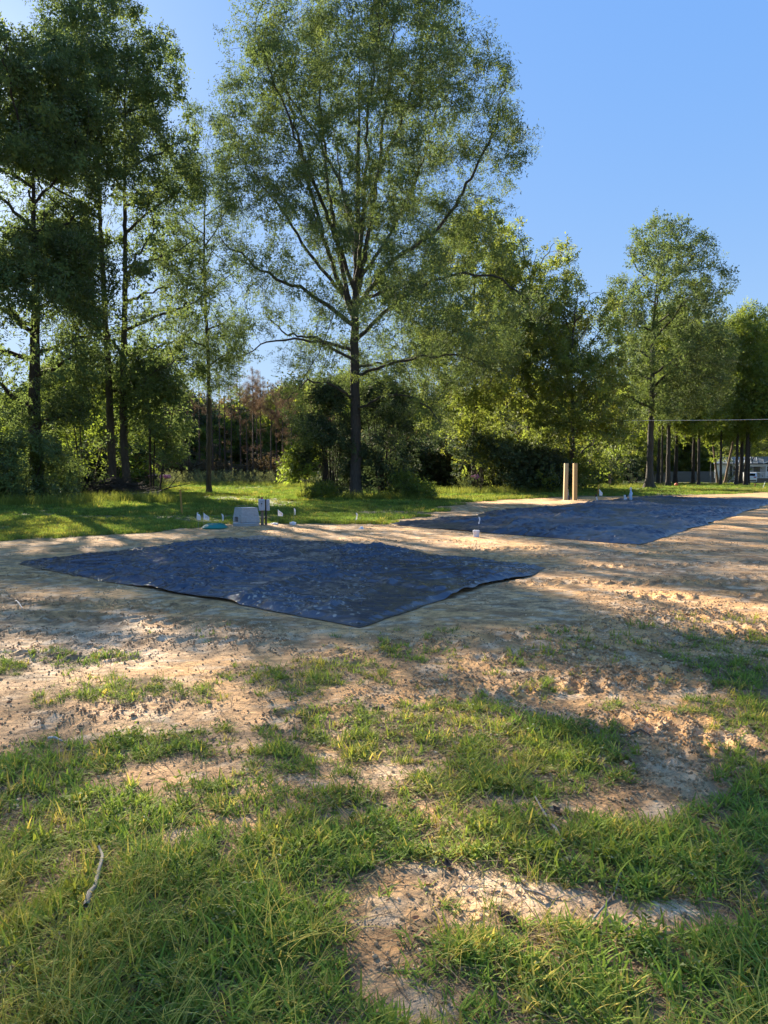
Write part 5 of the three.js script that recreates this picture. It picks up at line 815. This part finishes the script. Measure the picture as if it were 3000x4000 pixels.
// ---------------------------------------------------------------- far right: fence, house, car, cable
{
  const y0 = 0, d = 133, L0 = atD(2552, 1848, d).x, L1 = atD(2800, 1848, d).x, n = 5, w = (L1 - L0) / n, t = thing('wooden_fence', 'grey board privacy fence beyond the trees, left of the pale house', 'fence', V(L0, y0, -d)), fm = std([0.30, 0.285, 0.28], 0.9, { map: grain });
  for (let k = 0; k < n; k++) { const g = [], r = rand(k + 140), m = Math.round(w / 0.15); for (let i = 0; i < m; i++) g.push(box(w / m - 0.012, 1.86 + 0.05 * (r() - 0.5), 0.022, k * w + (i + 0.5) * w / m, 0.97, 0.03 + 0.006 * (i % 2))); for (const h of [0.35, 1.0, 1.65]) g.push(box(w - 0.02, 0.09, 0.04, (k + 0.5) * w, h, -0.01)); part('panel', g, fm, t).userData.kind = 'stuff'; }
  for (let k = 0; k <= n; k++) part('post', [box(0.10, 2.0, 0.10, k * w, 1.0, -0.09)], fm, t);
  const t2 = thing('low_fence', 'lower dark fence running left behind the lone tree', 'fence', V(atD(2480, 1848, 136).x, 0, -136)), g = []; for (let i = 0; i < 26; i++) g.push(box(0.13, 1.25, 0.022, i * 0.15, 0.65, 0)); part('panel', g, fm, t2).userData.kind = 'stuff'; for (const x of [-0.1, 1.9, 3.9]) part('post', [box(0.1, 1.4, 0.1, x, 0.7, -0.08)], fm, t2);
}
{
  const d = 117, x0 = atD(2793, 1848, d).x, W = 17, D = 5.2, e = 3.15, t = thing('mobile_home', 'pale blue-grey mobile home with a metal roof and white porch behind the trees', 'house', V(x0, 0, -d), -0.42);
  const siding = std([0.62, 0.68, 0.76], 0.7), white = std([0.78, 0.8, 0.84], 0.5), roofM = std([0.30, 0.34, 0.42], 0.38, { metalness: 0.5 }), shut = std([0.03, 0.035, 0.045], 0.6), glass = new THREE.MeshPhysicalMaterial({ color: rgb(0.02, 0.022, 0.026), roughness: 0.08 });
  const wall = [], pw = 4.8; // porch begins here
  wall.push(box(pw, e - 0.75, 0.16, pw / 2, 0.75 + (e - 0.75) / 2, -0.08), box(0.16, e - 0.75, D - 0.16, 0.08, 0.75 + (e - 0.75) / 2, -0.16 - (D - 0.16) / 2), box(W - pw, e - 0.75, 0.16, pw + (W - pw) / 2, 0.75 + (e - 0.75) / 2, -1.9), box(0.16, e - 0.75, 1.66, pw - 0.08, 0.75 + (e - 0.75) / 2, -0.99), box(0.16, e - 0.75, D - 2.1, W - 0.08, 0.75 + (e - 0.75) / 2, -1.98 - (D - 2.1) / 2), box(W, e - 0.75, 0.16, W / 2, 0.75 + (e - 0.75) / 2, -D - 0.08));
  part('wall', wall, siding, t);
  for (let k = 1; k < 12; k++) part('siding_board', [box(pw - 0.3, 0.014, 0.014, pw / 2, 0.75 + k * 0.2, 0.006)], siding, t);
  part('skirting', [box(pw, 0.74, 0.1, pw / 2, 0.37, -0.07)], white, t); part('porch_skirting', [box(W - pw, 0.7, 0.1, pw + (W - pw) / 2, 0.33, 0.05)], std([0.14, 0.12, 0.10], 0.9), t);
  part('corner_trim', [box(0.12, e - 0.75, 0.03, 0.06, 0.75 + (e - 0.75) / 2, 0.015)], white, t);
  { // hipped roof with raised ribs
    const oh = 0.35, z0 = oh, z1 = -D - 0.16 - oh, xa = -oh, xb = W + oh, ym = e + 1.15, zm = (z0 + z1) / 2, hip = 1.5, v = [V(xa, e, z0), V(xb, e, z0), V(xb, e, z1), V(xa, e, z1), V(xa + hip, ym, zm), V(xb - hip, ym, zm)], tri = [0, 1, 5, 0, 5, 4, 1, 2, 5, 2, 3, 4, 2, 4, 5, 3, 0, 4, 0, 2, 1, 0, 3, 2], g = new THREE.BufferGeometry(); g.setAttribute('position', new THREE.Float32BufferAttribute(tri.flatMap((i) => v[i].toArray()), 3)); g.setAttribute('uv', new THREE.Float32BufferAttribute(tri.flatMap(() => [0, 0]), 2)); g.computeVertexNormals();
    const roof = part('roof', g, roofM, t);
    for (let x = xa + 0.2; x < xb; x += 0.9) { const zz = x < xa + hip ? lerp(z0, zm, (x - xa) / hip) : x > xb - hip ? lerp(z0, zm, (xb - x) / hip) : zm, a = V(x, e + 0.02, z0), b = V(x, e + 0.02 + 1.15 * (z0 - zz) / (z0 - zm), zz); if (z0 - zz > 0.2) part('roof_rib', [tube([a, b], 0.035, 4, 1)], roofM, roof); }
    part('vent_pipe', [cyl(0.09, 0.09, 0.55, 8.1, ym - 0.25, zm, 12), cyl(0.12, 0.12, 0.06, 8.1, ym + 0.3, zm, 12)], white, roof); part('fascia', [box(W + 0.7, 0.16, 0.03, W / 2, e - 0.06, z0 + 0.018)], shut, t);
  }
  const win = part('window', [box(1.4, 1.75, 0.06, 3.3, 1.95, 0.03)], white, t); part('pane', [box(0.6, 0.75, 0.02, 2.97, 2.36, 0.068), box(0.6, 0.75, 0.02, 3.63, 2.36, 0.068)], glass, win); part('pane', [box(0.6, 0.75, 0.02, 2.97, 1.55, 0.068), box(0.6, 0.75, 0.02, 3.63, 1.55, 0.068)], glass, win);
  for (const x of [2.36, 4.24]) part('shutter', [box(0.44, 1.85, 0.05, x, 1.95, 0.03)], shut, t);
  const pfloor = part('porch_floor', [box(W - pw, 0.1, 2.0, pw + (W - pw) / 2, 0.73, -0.85)], std([0.25, 0.22, 0.19], 0.9), t);
  part('porch_beam', [box(W - pw, 0.34, 0.14, pw + (W - pw) / 2, e - 0.32, 0.0)], std([0.55, 0.6, 0.66], 0.6), t);
  for (let k = 0; k < 5; k++) part('porch_post', [box(0.13, e - 1.27, 0.13, pw + 0.25 + k * 2.4, 0.78 + (e - 1.27) / 2, 0.0)], white, t);
  for (let k = 0; k < 4; k++) { const g = [box(2.26, 0.09, 0.07, pw + 1.45 + k * 2.4, 1.72, 0), box(2.26, 0.07, 0.07, pw + 1.45 + k * 2.4, 0.9, 0)]; for (let i = 0; i < 11; i++) g.push(box(0.05, 0.76, 0.04, pw + 0.45 + k * 2.4 + i * 0.2, 1.3, 0)); part('railing', g, white, t); }
  const pwin = part('porch_window', [box(1.9, 1.5, 0.05, pw + 3.7, 2.0, -1.79)], shut, t); part('pane', [box(0.86, 1.36, 0.02, pw + 3.25, 2.0, -1.755), box(0.86, 1.36, 0.02, pw + 4.15, 2.0, -1.755)], glass, pwin);
  const door = part('door', [box(0.95, 2.0, 0.05, pw + 1.4, 1.8, -1.79)], std([0.2, 0.2, 0.21], 0.5), t); part('handle', [new THREE.SphereGeometry(0.04, 10, 8).translate(pw + 1.75, 1.75, -1.74)], MM.wire, door);
  part('porch_gable', [new THREE.ExtrudeGeometry(new THREE.Shape([[pw + 2.2, e + 0.02], [pw + 8.2, e + 0.02], [pw + 5.2, e + 1.0]].map((q) => new THREE.Vector2(...q))), { depth: 0.5, bevelEnabled: false })], shut, t); 
  part('gable_trim', [-1, 1].map((s) => box(3.25, 0.13, 0.06, 0, 0, 0).rotateZ(-s * 0.316).translate(pw + 5.2 + s * 1.5, e + 0.54, 0.55)), white, t);
  const chair = thing('porch_chair', 'pale chair standing on the porch of the mobile home', 'chair', V(pw + 2.9, 0.78, -0.8).applyAxisAngle(UPV, -0.42).add(V(x0, 0, -d)), -0.42); part('seat', [box(0.6, 0.06, 0.55, 0, 0.42, 0)], white, chair); part('backrest', [box(0.6, 0.62, 0.05, 0, 0.76, -0.26)], white, chair); for (const [a, b] of [[-1, -1], [1, -1], [-1, 1], [1, 1]]) part('leg', [box(0.05, 0.42, 0.05, a * 0.26, 0.2, b * 0.23)], white, chair);
}
{ // compact white car seen from behind and its right side
  const p = V(atD(2927, 1848, 108.5).x, 0, -108.5), t = thing('parked_car', 'white compact car parked before the porch, partly behind dark trunks', 'car', p, -0.42); // forward is -z
  const paint = new THREE.MeshPhysicalMaterial({ color: rgb(0.75, 0.77, 0.8), roughness: 0.3, clearcoat: 1, clearcoatRoughness: 0.08 }), gl = new THREE.MeshPhysicalMaterial({ color: rgb(0.012, 0.013, 0.015), roughness: 0.08 }), redL = std([0.4, 0.01, 0.01], 0.2), rub = std([0.02, 0.02, 0.02], 0.8), alloy = std([0.45, 0.46, 0.48], 0.3, { metalness: 0.8 });
  const side = new THREE.Shape(); [[-2.2, 0.32], [-2.24, 0.72], [-2.15, 1.02], [-1.98, 1.12], [-1.62, 1.56], [-0.6, 1.66], [0.35, 1.60], [1.15, 1.12], [2.0, 0.98], [2.25, 0.75], [2.25, 0.35]].forEach(([x, y], i) => side[i ? 'lineTo' : 'moveTo'](x, y));
  const body = new THREE.ExtrudeGeometry(side, { depth: 1.64, bevelEnabled: true, bevelSize: 0.08, bevelThickness: 0.09, bevelSegments: 3 }).translate(0, 0, -0.82).rotateY(PI / 2); // x -> -z: the rear faces +z
  part('body', [body], paint, t);
  const sw = new THREE.Shape(); [[-1.62, 1.14], [-1.42, 1.46], [-0.6, 1.55], [0.28, 1.50], [0.92, 1.14]].forEach(([x, y], i) => sw[i ? 'lineTo' : 'moveTo'](x, y));
  for (const s of [-1, 1]) part('side_window', [new THREE.ExtrudeGeometry(sw, { depth: 0.02, bevelEnabled: false }).translate(0, 0, s > 0 ? 0.905 : -0.925).rotateY(PI / 2)], gl, t);
  part('rear_window', [box(1.36, 0.44, 0.02).rotateX(-0.64).translate(0, 1.36, 1.93)], gl, t);
  for (const s of [-1, 1]) part('tail_light', [box(0.36, 0.16, 0.10, s * 0.66, 1.0, 2.24, 0.03)], redL, t);
  part('bumper', [box(1.66, 0.22, 0.12, 0, 0.46, 2.30, 0.04)], std([0.06, 0.06, 0.06], 0.6), t); part('number_plate', [box(0.34, 0.16, 0.02, 0, 0.78, 2.335)], MM.whitePlastic, t);
  for (const [x, z] of [[-0.86, 1.35], [0.86, 1.35], [-0.86, -1.4], [0.86, -1.4]]) { const w = part('wheel', [new THREE.CylinderGeometry(0.36, 0.36, 0.24, 26).rotateZ(PI / 2).translate(x, 0.36, z)], rub, t); part('rim', [new THREE.CylinderGeometry(0.23, 0.23, 0.26, 18).rotateZ(PI / 2).translate(x, 0.36, z)], alloy, w); }
}
{ // pale shed glimpsed through the shrubs, cable, small far markers
  const d = 100, t = thing('shed', 'pale wall of a shed glimpsed through dark leaves left of the wooden posts', 'shed', V(atD(2128, 1848, d).x, 0, -d)), w = std([0.66, 0.70, 0.76], 0.7);
  part('wall', [box(3.6, 2.3, 3, 0, 1.15, -1.5)], w, t); part('roof', [new THREE.ExtrudeGeometry(new THREE.Shape([[-2, 2.28], [2, 2.28], [0, 3.1]].map((q) => new THREE.Vector2(...q))), { depth: 3.3, bevelEnabled: false }).translate(0, 0, -3.1)], std([0.3, 0.32, 0.36], 0.6), t); part('door', [box(0.9, 1.9, 0.05, 0.5, 0.98, 0.03)], std([0.45, 0.48, 0.52], 0.6), t);
  const a = atD(2180, 1643, 62), b = atD(3400, 1630, 62), c = part('overhead_cable', tube([V(0, 0, 0), b.clone().sub(a).multiplyScalar(0.5).add(V(0, -0.1, 0)), b.clone().sub(a)], 0.018, 5, 24), std([0.6, 0.6, 0.58], 0.6)); c.position.copy(a); tag(c, 'pale overhead cable crossing before the trees on the right', 'cable');
  const m = thing('marker_ball', 'small orange-red marker on the lawn by the mottled trunk before the fence', 'marker', V(atD(2617, 1848, 88).x, 0, -86)); part('ball', [new THREE.SphereGeometry(0.22, 20, 14).translate(0, 0.2, 0)], std([0.6, 0.10, 0.03], 0.6), m); part('peg', [cyl(0.02, 0.02, 0.2, 0, -0.05, 0, 8)], MM.dark, m);
  const o = thing('marker_stub', 'short orange-brown marker post on the far lawn before the white car', 'marker', V(atD(2951, 1848, 82).x, 0, -82)); part('post', [box(0.1, 0.34, 0.1, 0, 0.17, 0, 0.01)], std([0.45, 0.15, 0.05], 0.8), o); part('cap', [box(0.13, 0.03, 0.13, 0, 0.355, 0)], std([0.4, 0.13, 0.05], 0.8), o);
  const q = thing('leaning_pipe', 'thin pale green pipe leaning on the far lawn at the right edge', 'pipe', V(atD(2982, 1848, 76).x, 0, -76)); part('pipe', [cyl(0.025, 0.025, 0.72, 0, -0.05, 0, 8)], std([0.5, 0.62, 0.5], 0.5), q); part('cap', [cyl(0.035, 0.035, 0.05, 0, 0.66, 0, 8)], std([0.6, 0.66, 0.6], 0.5), q); q.rotation.z = -0.32;
  const f = thing('metal_pole', 'thin grey pole standing before the right end of the grey fence', 'pole', V(atD(2775, 1848, 104).x, 0, -104)); part('pole', [cyl(0.04, 0.035, 2.9, 0, -0.05, 0, 8)], std([0.3, 0.31, 0.32], 0.5), f); part('cap', [new THREE.SphereGeometry(0.06, 8, 6).translate(0, 2.86, 0)], std([0.3, 0.31, 0.32], 0.5), f);
}

renderer.render(scene, camera);
